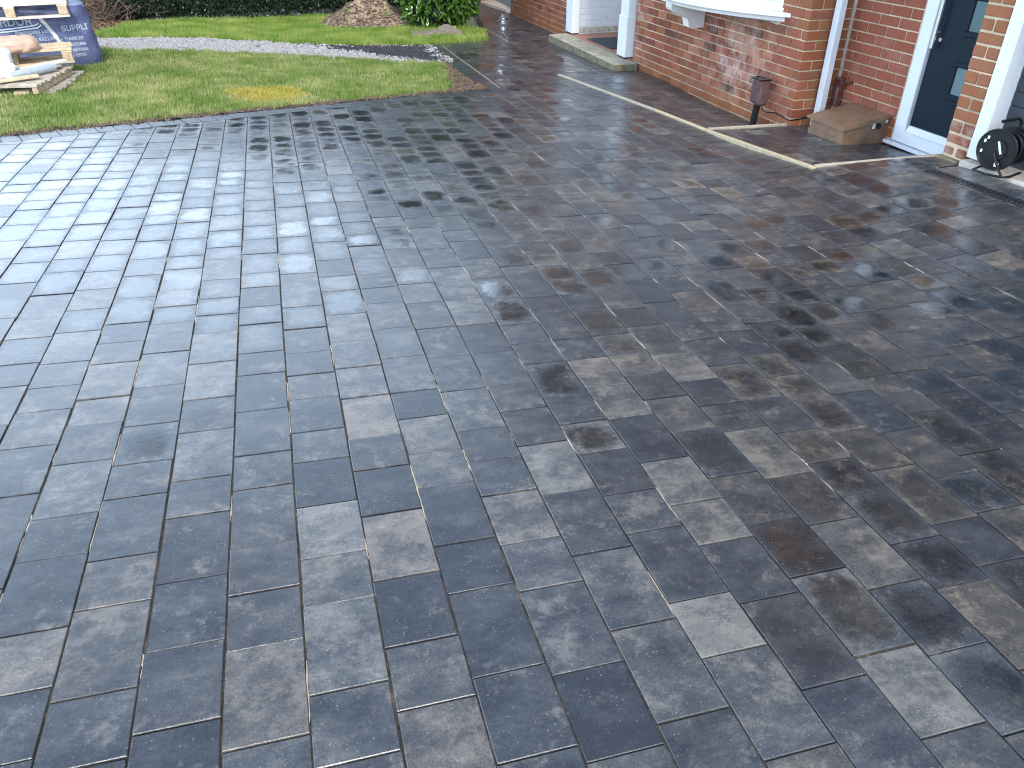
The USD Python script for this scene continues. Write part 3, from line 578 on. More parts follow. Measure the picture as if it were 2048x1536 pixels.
# front (bay) wall with its return
wall = core('bay_wall', FX + .007, FX + .39, 5.702, 8.86, -.25, ZT)
def bloom_at(y, z): return .95 * math.exp(-((y - 6.75) / .55) ** 2 - ((z - .62) / .38) ** 2) + .8 * math.exp(-((y - 6.5) / .5) ** 2 - ((z - .3) / .2) ** 2) + .9 * math.exp(-((y - 8.8) / .12) ** 2)
for k in range(-2, 14):
    z0, z1 = bed(k) + .005, bed(k + 1) - .005
    if z0 > ZT - .03: break
    y = 8.324 - .213 * 20 + (0 if k % 2 else .1065)
    while y < 8.86:
        a, b = y, y + .213; y += .213
        a, b = max(a + .005, 5.695), min(b - .005, 8.856)
        if b - a < .03: continue
        if a < 5.71: a = 5.695
        r = random.Random(k * 991 + int(a * 1000)); pr = r.gauss(0, .0012)
        dep = .215 if (a < 5.7 and b - a < .15) else .1025
        low = .3 * (k <= 0)
        t = btone(r, .18 + low + (.25 if a < 7.6 and a > 7.2 else 0), bloom_at((a + b) / 2, z0))
        if k == 0: t = (t[0] + .05, .75, t[2] * .6)
        if k < 0: t = (r.gauss(.2, .15), r.gauss(.7, .25), 0)
        obj('brick', bx(FX + pr, FX + dep, a, b, z0, z1, .0035), 'red_brick', wall, tone=t)
    # return of the bay towards the door
    x = FX + (.1125 if (8.324 + .1065 * (k % 2 == 0) - 5.695) % .213 > .15 else .225)
    corner_first = (5.695 - (8.324 - .213 * 20 + (0 if k % 2 else .1065))) % .213
    x = FX + (.225 if .213 - corner_first < .15 else .1125)
    while x < DX - .02:
        b = min(x + .205, DX); r = random.Random(k * 77 + int(x * 1000)); 
        if b - x > .02: obj('brick', bx(x, b - .003, 5.695 + r.gauss(0, .001), 5.795, z0, z1, .0035), 'red_brick', wall, tone=btone(r, .8))
        x += .215
core('upper_bay_wall', FX, FX + .4, 5.70, 8.86, ZT, 5.4, 'far_brickwork')
# wall beside the door
wall = core('door_wall', DX + .007, DX + .2, 4.93, 5.698, -.1, 1.16)
for k in range(-2, 14):
    z0, z1 = bed(k) + .0045, bed(k + 1) - .0055
    if z1 > 1.16: break
    y = 5.068 - .214 * 2 + (0 if k % 2 == 0 else .101)
    while y < 5.70:
        a, b = max(y + .005, 4.932), min(y + .209, 5.694); y += .214
        if b - a < .025: continue
        r = random.Random(k * 571 + int(a * 1000) + 5)
        obj('brick', bx(DX + r.gauss(0, .0006), DX + .1, a, b, z0, z1, .003), 'red_brick', wall, tone=(r.gauss(.6, .06), .06, max(0, r.gauss(.05, .08))))
core('upper_door_wall', DX, DX + .2, 4.02, 5.70, 2.15, 2.7, 'far_brickwork')
obj('corner_sealant', bx(DX - .012, DX + .012, 5.672, 5.696, -.1, 1.3), 'pale_concrete', house)
# brick pier between door and garage
wall = core('pier', FX + .006, FX + .6, 3.85, 4.04, .2, 1.42)
zb = .335
for k in range(0, 15):
    z0, z1 = zb + .0755 * k, zb + .0755 * (k + 1) - .009
    r = random.Random(k + 40); old = k < 2
    ys = [(3.845, 4.046)] if k % 2 else [(3.845, 3.941), (3.949, 4.046)]
    for a, b in ys:
        tn = (r.gauss(.55, .08), r.gauss(.75, .15), .1) if k > 2 else ((.55, .2, 1.0) if k == 1 else (.25, .5, .8))
        m = bx(FX + r.gauss(0, .002), FX + .11, a + r.gauss(0, .0015), b, z0, z1, .007 if not old else .014)
        obj('brick', m, 'red_brick', wall, tone=tn)
core('upper_pier', FX, FX + .6, 3.845, 4.045, 1.45, 2.7, 'far_brickwork')
# far wall, beyond the porch
wall = core('far_wall', FX + .007, FX + .3, 11.06, 13.74, -.25, 1.3)
fb = []; FT = []
for k in range(-2, 15):
    z0, z1 = bed(k) + .005, bed(k + 1) - .005; y = 11.06 - .1065 * (k % 2)
    while y < 13.73:
        a, b = max(y + .005, 11.06), min(y + .208, 13.735); y += .213
        if b - a < .02: continue
        r = random.Random(k * 331 + int(a * 1000)); m = bx(FX + r.gauss(0, .001), FX + .1, a, b, z0, z1, .003); fb.append(m)
        FT.append(np.tile((r.gauss(.45, .15), .7 if k < 2 else max(0, r.gauss(.3, .3)), .2 * r.random()), (len(m.vertices), 1)))
obj('far_bricks', cat_m(fb), 'red_brick', wall, tone=np.vstack(FT), kind='stuff')
core('upper_far_wall', FX, FX + .3, 11.06, 13.74, 1.3, 5.4, 'far_brickwork')
core('wall_above_porch', FX, FX + .3, 8.86, 11.06, 2.3, 5.4, 'far_brickwork')
core('wall_above_garage', FX, FX + .3, -1.2, 3.845, 2.25, 2.7, 'far_brickwork')
core('garage_roof', 4.0, 10.5, -1.3, 5.69, 2.701, 2.86, 'roof_tile')
core('main_side_wall', FX + .4, 11, 5.702, 5.95, 2.87, 5.4, 'far_brickwork')
core('gable_wall', FX, 11, 13.5, 13.738, -.2, 5.4, 'far_brickwork')
core('back_room', 5.9, 6.1, -1.2, 13.6, -.2, 2.6, 'far_brickwork')
obj('roof', extrude(Polygon([(3.85, 5.35), (3.85, 5.45), (7.5, 7.9), (11.2, 5.45), (11.2, 5.35)]), 'y', 5.5, 14.0), 'roof_tile', house)
# porch
wall = core('porch_side_wall', 4.31, 5.6, 10.80, 11.05, .06, 2.3, 'white_paint')
for k in range(0, 14):
    z0, z1 = .11 + .0762 * k, .11 + .0762 * (k + 1) - .008; x = 4.32 - .107 * (k % 2)
    while x < 5.58:
        a, b = max(x, 4.315), min(x + .207, 5.58); x += .214
        if b - a > .02: obj('white_brick', bx(a, b, 10.793, 10.83, z0, z1, .004), 'white_paint' if k > 0 else 'pale_concrete', wall)
core('porch_back_wall', 5.5, 5.7, 8.9, 10.8, .06, 2.3, 'white_paint')
core('porch_floor', 4.21, 5.5, 8.87, 10.80, -.1, .099, 'quarry_tile')
step = obj('porch_step', bx(3.93, 4.212, 8.665, 10.93, -.1, .095, .008), 'old_concrete', house)
obj('step_front', bx(3.922, 3.9295, 8.668, 10.925, -.1, .086), 'mossy_concrete', house)
obj('step_end', bx(3.932, 4.21, 8.657, 8.6645, -.1, .086), 'mossy_concrete', house)
for (x0, x1, y0, y1) in ((4.163, 4.277, 8.924, 9.155), (4.203, 4.312, 10.765, 11.015)):
    pst = obj('porch_post', bx(x0 + .012, x1 - .006, y0 + .012, y1 - .012, .5, 2.3, .006), 'white_upvc', house)
    obj('post_base', bx(x0, x1, y0, y1, .112, .555, .006), 'white_upvc', pst); obj('post_foot', bx(x0 + .01, x1 - .01, y0 + .01, y1 - .01, .095, .1115), 'black_plastic', pst)
obj('porch_beam', bx(4.13, 4.35, 8.86, 11.06, 2.1, 2.3, .01), 'white_upvc', house)
# downpipe in the corner by the door
dp = obj('downpipe', bx(4.43, 4.497, 5.60, 5.667, .13, 5.3, .008), 'white_upvc', house, label='square white downpipe in the corner beside the front door')
obj('pipe_shoe', bx(4.422, 4.505, 5.588, 5.672, .10, .19, .006), 'white_upvc', dp)
# bow window
def bow(s, sag, yc, half, x_face=FX):
    """points of the bow in plan: shallow segments"""
    Rr = (half ** 2 + sag ** 2) / (2 * sag); th0 = math.asin(half / Rr); th = np.linspace(-th0, th0, s)
    return np.c_[x_face + (Rr - sag) - Rr * np.cos(th), yc + Rr * np.sin(th)]
def bow_solid(half, sag, z0, z1, segs, inner=None, yc=7.22):
    o = bow(segs, sag, yc, half)
    if inner is None: pg = Polygon(list(o) + [(FX - .001, o[-1][1]), (FX - .001, o[0][1])])
    else:
        i2 = o + np.array([inner, 0]) * 1.0; i2[:, 0] = np.minimum(i2[:, 0], FX + .05); pg = Polygon(list(o) + list(i2[::-1]))
    return extrude(pg.buffer(0), 'z', z0, z1)
win = obj('bow_window', bow_solid(1.14, .33, .975, 1.075, 7, .07), 'white_upvc', house)
obj('window_sill', bow_solid(1.27, .42, .915, .945, 25), 'white_upvc', win)
obj('sill_apron', bow_solid(1.2, .37, .875, .9135, 25), 'cream_paint', win)
obj('sill_upstand', bow_solid(1.16, .345, .947, .974, 25), 'white_upvc', win)
obj('glass_pane', bow_solid(1.12, .31, 1.076, 2.06, 7, .012), 'window_glass', win)
pts = bow(7, .33, 7.22, 1.14)
for i, (px, py) in enumerate(pts): obj('mullion', rotz(bx(px - .0, px + .07, py - .035, py + .035, 1.076, 2.08), 0), 'white_upvc', win)
for i in range(6):
    a, b = pts[i], pts[i + 1]; t = (b - a) / np.linalg.norm(b - a); n = np.array([-t[1], t[0]]); n = n if n[0] < 0 else -n
    q = Polygon([a + t * .04 + n * .006, b - t * .04 + n * .006, b - t * .04 + n * .0005, a + t * .04 + n * .0005]); obj('glazing_bead', extrude(q, 'z', 1.02, 1.035), 'cream_paint', win)
obj('window_head', bow_solid(1.2, .38, 2.08, 2.25, 9), 'white_upvc', win)
br = Polygon([(3.868, .91), (3.868, .845), (3.885, .82), (3.917, .805), (3.95, .785), (3.995, .768), (4.03, .755), (4.056, .74), (4.072, .70), (4.083, .668), (4.122, .656), (FX + .002, .656), (FX + .002, .87), (4.05, .874)])
obj('corbel', extrude(br, 'y', 7.32, 7.44), 'cream_paint', win)
rough = trimesh.creation.icosphere(2, .05); rough.vertices *= [.5, 1.5, .55]; rough.vertices += (meshkit.fbm(rough.vertices * 40, 3)[:, None] - .5) * .03; rough.apply_translation((FX + .0, 6.13, .872))
obj('rough_mortar', rough, 'pale_concrete', win, smooth=30)
# front door
LX = DX - .035
door = obj('front_door', bx(LX + .05, LX + .09, 4.10, 4.81, .262, 2.1, .003), 'navy_door', house, label='dark navy front door with small square glass panes')
df = [bx(DX - .012, DX + .10, 4.815, 4.93, .165, 2.14, .006), bx(DX - .012, DX + .10, 4.045, 4.095, .165, 2.14, .006), bx(DX - .0115, DX + .0995, 4.096, 4.814, 2.105, 2.14, .004), bx(DX - .0115, DX + .0995, 4.096, 4.814, .165, .256, .004)]
obj('door_frame', cat_m(df), 'white_upvc', door)
obj('weather_bar', extrude(Polygon([(LX + .012, .258), (LX + .05, .258), (LX + .05, .30), (LX + .035, .30)]), 'y', 4.1, 4.795), 'white_upvc', door)
obj('door_sill', bx(4.597, DX + .1, 4.06, 4.985, .133, .158, .004), 'white_upvc', door)
obj('sill_packer', bx(4.63, DX + .1, 4.06, 4.93, .10, .1328), 'black_plastic', door)
obj('frame_sealant', bx(DX - .004, DX + .02, 4.9305, 4.944, .15, 2.12), 'sack_paper', door)
for z0, z1 in ((.585, .765), (.995, 1.185), (1.40, 1.58)):
    fr = bx(LX + .036, LX + .0505, 4.24, 4.555, z0 - .03, z1 + .03); op = bx(LX + .03, LX + .06, 4.27, 4.525, z0, z1)
    mo = [bx(LX + .032, LX + .0502, 4.235, 4.55, z0 - .035, z0, .005), bx(LX + .032, LX + .0502, 4.235, 4.55, z1, z1 + .035, .005), bx(LX + .033, LX + .05, 4.235, 4.268, z0 + .0005, z1 - .0005, .004), bx(LX + .033, LX + .05, 4.517, 4.55, z0 + .0005, z1 - .0005, .004)]
    gp = obj('door_pane', bx(LX + .044, LX + .0497, 4.269, 4.516, z0 + .002, z1 - .002), 'obscure_glass', door); obj('pane_moulding', cat_m(mo), 'navy_door', door)
hd = obj('pull_handle', bx(LX - .004, LX + .018, 4.752, 4.778, .848, 1.75, .004), 'brushed_steel', door)
obj('handle_stub', cat_m([bx(LX + .019, LX + .0498, 4.759, 4.771, z, z + .012) for z in (.95, 1.65)]), 'brushed_steel', door)
kh = trimesh.creation.cylinder(.013, .014, sections=16); kh.apply_transform(trimesh.transformations.rotation_matrix(math.pi / 2, [0, 1, 0])); kh.apply_translation((LX + .043, 4.735, .91)); obj('keyhole', kh, 'brushed_steel', door, smooth=40)
# garage
gd = obj('garage_door', bx(4.365, 4.40, -.5, 3.7505, .365, 2.2), 'charcoal_door', house, label='dark charcoal panelled garage door')
for k in range(22): obj('door_slat', bx(4.352, 4.3645, -.5, 3.7505, .372 + .083 * k, .372 + .083 * (k + 1) - .006, .003), 'charcoal_door', gd)
obj('garage_frame', cat_m([bx(FX - .008, 4.42, 3.752, 3.842, .37, 2.25, .005), bx(FX - .008, 4.36, -.6, 3.751, 2.2, 2.25, .005)]), 'white_upvc', house)
obj('frame_reveal_bead', bx(FX - .004, 4.30, 3.746, 3.7515, .37, 2.2), 'white_paint', house)
th = bx(4.17, 4.60, -.7, 3.83, .2, .362, .012); th = th.subdivide().subdivide(); th.vertices += (meshkit.fbm(th.vertices * 14, 3)[:, None] - .5) * .018
obj('garage_threshold', th, 'pale_concrete', house)
obj('pier_base', cat_m([bx(4.19, 4.45, 3.86, 4.055, .2, .33, .012)]), 'mossy_concrete', house)
# outside tap and its pipe
tp = obj('tap_pipe', tube([(4.612, 5.60, .14), (4.612, 5.60, .30), (4.612, 5.595, .40), (4.60, 5.57, .455), (4.60, 5.54, .47), (4.63, 5.52, .47), (4.648, 5.52, .47)], .011, 8), 'copper_red', house, smooth=40)
obj('tap_valve', cat_m([tube([(4.60, 5.615, .46), (4.60, 5.645, .47), (4.595, 5.655, .44), (4.595, 5.66, .36), (4.60, 5.66, .26)], .012, 8), tube([(4.59, 5.58, .475), (4.57, 5.60, .49), (4.56, 5.63, .48)], .012, 8), bx(4.58, 4.62, 5.575, 5.64, .43, .485, .008)]), 'copper_red', tp, smooth=40)

# ---------------------------------------------------------------- drain, battens
drain = thing('channel_drain', (3.91, 2, float(G(3.91, 2))), 'black slotted channel drain set in the paving before the garage', 'drain')
ch = []
for x in (3.870, 3.9535):
    ys = np.linspace(-.6, 3.785, 40)
    for y0, y1 in zip(ys[:-1], ys[1:]): z = float(G(x, (y0 + y1) / 2)); ch.append(bx(x - .004, x + .004, y0, y1, z - .06, z - .001))
obj('channel_body', cat_m(ch + [bx(3.868, 3.957, 3.781, 3.789, .26, float(G(3.91, 3.785)) - .001)]), 'black_iron', drain)
obj('channel_bottom', grid_mesh(sbox(3.87, -.6, 3.955, 3.785), G, .05, -.035), 'black_plastic', drain)
for k in range(110):
    y = 3.77 - .032 * k; z = float(G(3.912, y)) - .003
    m = bx(3.876, 3.948, y - .010, y + .010, z - .012, z, .002); obj('grate_slat', rotz(m, 14, (3.912, y, z)), 'black_iron', drain) if k < 60 else None
m2 = [rotz(bx(3.876, 3.948, 3.77 - .032 * k - .010, 3.77 - .032 * k + .010, float(G(3.912, 3.77 - .032 * k)) - .015, float(G(3.912, 3.77 - .032 * k)) - .003, .002), 14, (3.912, 3.77 - .032 * k, 0)) for k in range(60, 130)]
obj('far_grate_slats', cat_m(m2), 'black_iron', drain, kind='stuff')
obj('grate_rib', cat_m([bx(3.909, 3.915, y, y + .1, float(G(3.91, y + .05)) - .016, float(G(3.91, y + .05)) - .0025) for y in np.arange(-.6, 3.7, .1)]), 'black_iron', drain)
def batten(p, q, w, label, m, z0=None, z1=None, hgt=.014, zf=G, low=.16):
    p, q = np.array(p, float), np.array(q, float); t = (q - p) / np.linalg.norm(q - p); n = np.array([-t[1], t[0]]) * w / 2
    za = float(zf(*p)) + hgt; zb_ = float(zf(*q)) + hgt
    v = []
    for (pt, z) in ((p, za), (q, zb_)):
        for s in (-1, 1): v += [(*(pt + n * s), z - low), (*(pt + n * s), z - .003), (*(pt + n * s * .8), z)]
    return obj('timber_batten', trimesh.Trimesh(np.array(v)).convex_hull, m, label=label, cat='timber batten', group='timber battens edging the paving')
batten((3.16, 8.43), (3.352, 6.435), .034, 'long greyer timber batten edging the paving towards the porch step', 'batten_grey')
batten((3.353, 6.425), (3.398, 5.60), .036, 'fresh pale yellow timber batten, middle piece of the long edging line', 'batten_pale')
batten((3.40, 5.595), (3.378, 4.20), .034, 'pale timber batten ending at the corner in front of the navy door', 'batten_pale')
batten((3.44, 5.665), (4.235, 5.728), .026, 'thin greyish batten running from the edging to the brick corner by the black pipe', 'batten_grey', zf=lambda x, y: Apl(x, y))
batten((3.41, 4.232), (4.235, 4.052), .03, 'muddy grey batten from the edging corner to the foot of the brick pier', 'batten_grey')

# ---------------------------------------------------------------- things by the house
mb = thing('meter_box', (4.43, 5.2, .12), 'brown slope-lidded meter box on the paving beside the navy door', 'meter box')
bodyP = Polygon([(4.245, .10), (4.245, .235), (4.636, .30), (4.636, .10)])
obj('body', extrude(bodyP, 'y', 5.01, 5.43), 'meter_brown', mb)
obj('base_band', cat_m([bx(4.238, 4.2445, 5.003, 5.437, .10, .165, .002), bx(4.2446, 4.63, 5.003, 5.0095, .10, .165, .002)]), 'meter_brown', mb)
lid = [(4.215, .238), (4.215, .258), (4.638, .328), (4.638, .308)]
lm = obj('lid', extrude(Polygon(lid), 'y', 4.985, 5.455), 'meter_brown', mb)
for k in range(5):
    s = k / 5; x0 = 4.22 + .415 * s; x1 = x0 + .075; zf = lambda x: .258 + (x - 4.215) * (.07 / .423)
    obj('lid_panel', extrude(Polygon([(x0, zf(x0) - .002), (x1, zf(x1) - .002), (x1, zf(x1) + .004), (x0, zf(x0) + .004)]), 'y', 4.995, 5.445), 'meter_brown', lm)
lk = trimesh.creation.cylinder(.022, .012, sections=20); lk.apply_transform(trimesh.transformations.rotation_matrix(math.pi / 2, [1, 0, 0])); lk.apply_translation((4.545, 5.003, .252)); obj('lock', lk, 'black_plastic', mb, smooth=40)
obj('hinge_clip', bx(4.49, 4.515, 4.998, 5.0095, .235, .275, .003), 'sack_white', mb); obj('hinge_clip', bx(4.6, 4.62, 4.995, 5.0095, .275, .30, .003), 'sack_white', mb)

wp = thing('wrapped_pipe', (4.10, 6.02, .05), 'black plastic pipe standing by the brick wall with a maroon hood on top', 'pipe')
obj('pipe', tube([(4.10, 6.03, .0), (4.108, 6.025, .13), (4.118, 6.02, .30)], .030, 14), 'black_plastic', wp, smooth=40)
hood = bx(4.065, 4.17, 5.945, 6.095, .225, .432, .02).subdivide().subdivide()
hv = hood.vertices; zz_ = (hv[:, 2] - .33) / .1; hv[:, 1] = 6.02 + (hv[:, 1] - 6.02) * (1 - .06 * zz_); hv += (meshkit.fbm(hv * 22, 3)[:, None] - .5) * .028
obj('hood', hood, 'maroon_fabric', wp, smooth=25)
obj('hood_rim', tube([(4.065, 5.955, .432), (4.06, 6.02, .442), (4.066, 6.085, .43), (4.12, 6.10, .435), (4.17, 6.08, .43), (4.17, 5.96, .43)], .008, 6, True), 'black_plastic', wp, smooth=40)
obj('wall_cable', tube([(4.12, 5.985, .25), (4.13, 5.965, .19), (4.16, 5.94, .168), (4.215, 5.90, .172), (4.225, 5.82, .165), (4.228, 5.74, .155), (4.23, 5.69, .155), (4.30, 5.685, .16), (4.42, 5.688, .168)], .0055, 6), 'black_plastic', wp, smooth=40)

# cable reel
ax = np.array([math.cos(math.radians(14)), math.sin(math.radians(14)), 0.0]); c0 = np.array([4.115, 3.535, .507]); up = np.array([0, 0, 1.0]); sd = np.cross(up, ax)
reel = thing('cable_reel', (4.2, 3.56, .362), 'black extension cable reel on a tube stand before the garage door', 'cable reel')
def disc(c, r, t, n=40, hole=0):
    m = trimesh.creation.cylinder(r, t, sections=n); M4 = np.eye(4); M4[:3, 0], M4[:3, 1], M4[:3, 2], M4[:3, 3] = sd, up, ax, c; m.apply_transform(M4); return m
def ring(c, r, n=40): th = np.arange(n) / n * 2 * np.pi; return c + r * (np.cos(th)[:, None] * sd + np.sin(th)[:, None] * up)
fl = obj('flange', disc(c0, .115, .008), 'black_plastic', reel, smooth=35)
obj('rim', tube(ring(c0, .115), .007, 8, True), 'black_plastic', fl, smooth=60)
obj('hub_disc', disc(c0 - ax * .008, .062, .01), 'black_plastic', fl, smooth=35)
M4 = np.eye(4)
def on_flange(u, v, w, h, name, m, rot=0.0):
    b = bx(-w / 2, w / 2, -h / 2, h / 2, 0, .002); b.apply_transform(trimesh.transformations.rotation_matrix(rot, [0, 0, 1])); b.apply_translation((u, v, 0)); Q = np.eye(4); Q[:3, 0], Q[:3, 1], Q[:3, 2], Q[:3, 3] = -sd, up, -ax, c0 - ax * .0131; b.apply_transform(Q); return obj(name, b, m, fl)
on_flange(.02, .018, .012, .075, 'label_stripe', 'bag_print', .45)
b_ = bx(-.014, .014, -.012, .012, 0, .002); Q = np.eye(4); Q[:3, 0], Q[:3, 1], Q[:3, 2], Q[:3, 3] = -sd, up, -ax, c0 - ax * .0045 + (-sd) * .028 - up * .082; b_.apply_transform(Q); obj('white_sticker', b_, 'sack_white', fl)
for aa in (2.4, 2.7, 3.4): 
    b_ = bx(-.006, .006, -.009, .009, 0, .002); Q = np.eye(4); Q[:3, 0], Q[:3, 1], Q[:3, 2], Q[:3, 3] = -sd, up, -ax, c0 - ax * .0045 + .088 * (math.cos(aa) * -sd + math.sin(aa) * up); b_.apply_transform(Q); obj('scuff', b_, 'bag_print', fl)
obj('back_flange', disc(c0 + ax * .165, .112, .008), 'black_plastic', reel, smooth=35)
obj('drum', disc(c0 + ax * .083, .06, .15), 'black_plastic', reel, smooth=35)
turns = 13
for k in range(3):
    th = np.linspace(0, 2 * np.pi * turns, turns * 22); r_ = .088 - .012 * k + .006 * np.sin(th * .37 + k) ; s_ = .014 + (.135) * (np.abs(((th / (2 * np.pi * turns) * (1 + .0 * k)) + .31 * k) % 2 - 1)) + .012 * np.sin(th * .21 + k * 2)
    P_ = c0 + s_[:, None] * ax + r_[:, None] * (np.cos(th)[:, None] * sd + np.sin(th)[:, None] * up); obj('cable', tube(P_, .0052, 6), 'black_plastic', reel, smooth=60)
obj('stand', cat_m([tube([c0 - ax * .02 + up * -.02 + sd * -.0, c0 - ax * .025 - sd * .06 - up * .10, c0 - ax * .02 - sd * .09 - up * .138, c0 + ax * .02 - sd * .11 - up * .138, c0 + ax * .16 - sd * .10 - up * .136], .0075, 8),
     tube([c0 - ax * .02 - sd * .09 - up * .138, c0 - ax * .04 - sd * .0 - up * .138, c0 - ax * .02 + sd * .09 - up * .138, c0 + ax * .1 + sd * .10 - up * .136], .0075, 8)]), 'black_plastic', reel, smooth=40)
obj('carry_handle', cat_m([tube([c0 + ax * .175 + up * .0, c0 + ax * .178 + up * .11, c0 + ax * .165 + up * .15, c0 + ax * .13 + up * .165, c0 + ax * .0 + up * .16 + sd * .02], .010, 8)]), 'black_plastic', reel, smooth=40)

mt = obj('doormat', bx(4.262, 4.75, 9.56, 10.36, .0992, .108, .003), 'dark_rubber', label='dark grey doormat on the tiled porch floor', cat='doormat')

# gate, board and paving offcut at the far end of the path
gate = thing('wooden_gate', (4.3, 15.3, 0), 'orange-brown wooden gate closing the far end of the path', 'gate')
for k in range(9): obj('gate_board', bx(3.62 + .105 * k, 3.62 + .105 * k + .1, 15.32, 15.345, .03, 1.8, .004), 'orange_fence', gate)
obj('gate_rail', cat_m([bx(3.62, 4.56, 15.345, 15.39, z, z + .09) for z in (.25, 1.5)]), 'orange_fence', gate)
fence = thing('board_fence', (5.4, 15.3, 0), 'orange-brown board fence continuing from the gate behind the house', 'fence')
for k in range(16): obj('fence_board', bx(4.60 + .105 * k, 4.60 + .105 * k + .1, 15.33, 15.35, .03, 1.8, .004), 'orange_fence', fence)
obj('stone_slab', extrude(Polygon([(4.05, 15.12), (4.36, 15.22), (4.37, 14.05), (4.26, 13.78), (4.20, 13.85)]), 'z', .006, .05), 'pale_stone', label='pale stone slab lying at the house corner near the gate', cat='slab')

# ---------------------------------------------------------------- planting
def leaf_cloud(pts, nrm, L, W, seed, droop=.3, spread=.7):
    r = np.random.default_rng(seed); n = len(pts)
    d = nrm + r.normal(0, spread, (n, 3)); d[:, 2] -= droop; d /= np.linalg.norm(d, axis=1)[:, None]
    s = np.cross(d, r.normal(size=(n, 3))); s /= np.linalg.norm(s, axis=1)[:, None]; u = np.cross(s, d)
    l = (L * r.uniform(.65, 1.2, n))[:, None]; w = (W * r.uniform(.7, 1.15, n))[:, None]
    bnd = u * l * .12
    V = np.stack([pts, pts + d * l * .35 + s * w / 2 + bnd, pts + d * l, pts + d * l * .35 - s * w / 2 + bnd, pts + d * l * .75 + s * w * .42 + bnd, pts + d * l * .75 - s * w * .42 + bnd, pts + d * l * .5 ], 1).reshape(-1, 3)
    b = np.arange(n)[:, None] * 7
    F = np.concatenate([b + k for k in ([[0, 1, 6]], [[0, 6, 3]], [[1, 4, 6]], [[6, 5, 3]], [[4, 2, 6]], [[6, 2, 5]])], 0).reshape(-1, 3) if False else np.vstack([b + np.array(k) for k in ([0, 1, 6], [0, 6, 3], [1, 4, 6], [6, 5, 3], [4, 2, 6], [6, 2, 5])])
    return V, F
def shell(n, c, rad, seed, zmin=0.0, depth=.25):
    r = np.random.default_rng(seed); d = r.normal(size=(n * 2, 3)); d /= np.linalg.norm(d, axis=1)[:, None]; k = 1 - depth * r.random(n * 2) ** 1.5
    lump = .82 + .36 * meshkit.fbm(d * 2.6 + seed, 3)
    p = c + d * np.array(rad) * (k * lump)[:, None]; m = p[:, 2] > zmin; return p[m][:n], d[m][:n]
# laurel
lau = thing('laurel_bush', (2.78, 12.7, 0), 'glossy bright green laurel bush at the corner of the path', 'bush')
p, d = shell(2600, np.array([2.76, 12.75, .62]), (.62, .66, .85), 5, .05, .35)
front = (R[2] @ (p - [0, 0, CAMZ]).T); sc = p[:, 1] - .2 * p[:, 0] + rng.random(len(p)) * .4; order = np.argsort(sc + (p[:, 2] > .6) * 5)
V, F = leaf_cloud(p, d, .115, .05, 6, .35, .55)
Vr = V.reshape(-1, 7, 3); f1 = np.array([[0, 1, 6], [0, 6, 3], [1, 4, 6], [6, 5, 3], [4, 2, 6], [6, 2, 5]])
for i in order[:300]: obj('leaf', (Vr[i], f1), 'laurel_leaf', lau)
rest = order[300:]; obj('foliage', (Vr[rest].reshape(-1, 3), np.vstack([f1 + 7 * k for k in range(len(rest))])), 'laurel_leaf', lau, kind='stuff')
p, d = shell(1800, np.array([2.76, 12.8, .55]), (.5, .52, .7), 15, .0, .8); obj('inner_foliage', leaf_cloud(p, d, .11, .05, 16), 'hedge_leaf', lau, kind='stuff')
obj('stem', cat_m([tube([(2.76 + .1 * math.cos(a), 12.78 + .1 * math.sin(a), -.05), (2.76 + .3 * math.cos(a), 12.78 + .3 * math.sin(a), .4), (2.76 + .42 * math.cos(a), 12.78 + .42 * math.sin(a), .9)], .014, 6) for a in np.arange(6) * 1.05]), 'bark', lau)
# dark hedge across the garden
hed = thing('hedge', (-.2, 14.6, 0), 'long dark green clipped hedge behind the far lawn', 'hedge')
r5 = np.random.default_rng(31); n = 30000
hx = r5.uniform(-2.0, 3.6, n); hz = r5.uniform(.02, 1, n) ** 1.15 * 2.1; base = np.interp(hx, [-2, -.75, 1.41, 3.6], [13.72, 14.02, 14.25, 14.5])
bul = .22 * (meshkit.fbm(np.c_[hx * 1.6, hz * 1.6, hx * 0], 3) - .5) + .10 * np.exp(-(hz / .25) ** 2)
hp = np.c_[hx, base + bul + r5.random(n) ** 2 * .35, hz + float(0) + .02]
low = hz < .75
V, F = leaf_cloud(hp, np.tile([0, -1.0, .15], (n, 1)), .062, .032, 32, .25, .7); obj('foliage', (V, F), 'hedge_leaf', hed, kind='stuff')
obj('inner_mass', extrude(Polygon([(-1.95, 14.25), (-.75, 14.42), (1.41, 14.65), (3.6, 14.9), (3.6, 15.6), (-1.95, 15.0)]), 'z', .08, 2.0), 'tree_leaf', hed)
obj('stem', cat_m([tube([(x, 14.3 + .12 * x * .6 + .3, -.1), (x + .05, 14.5 + .07 * x, 1.0)], .02, 6) for x in np.linspace(-1.7, 3.3, 14)]), 'bark', hed)
tph, td = shell(5000, np.array([.6, 15.2, 2.0]), (3.6, .8, .5), 41, 1.7, .5); obj('top_foliage', leaf_cloud(tph, td, .08, .04, 42), 'hedge_leaf', hed, kind='stuff')
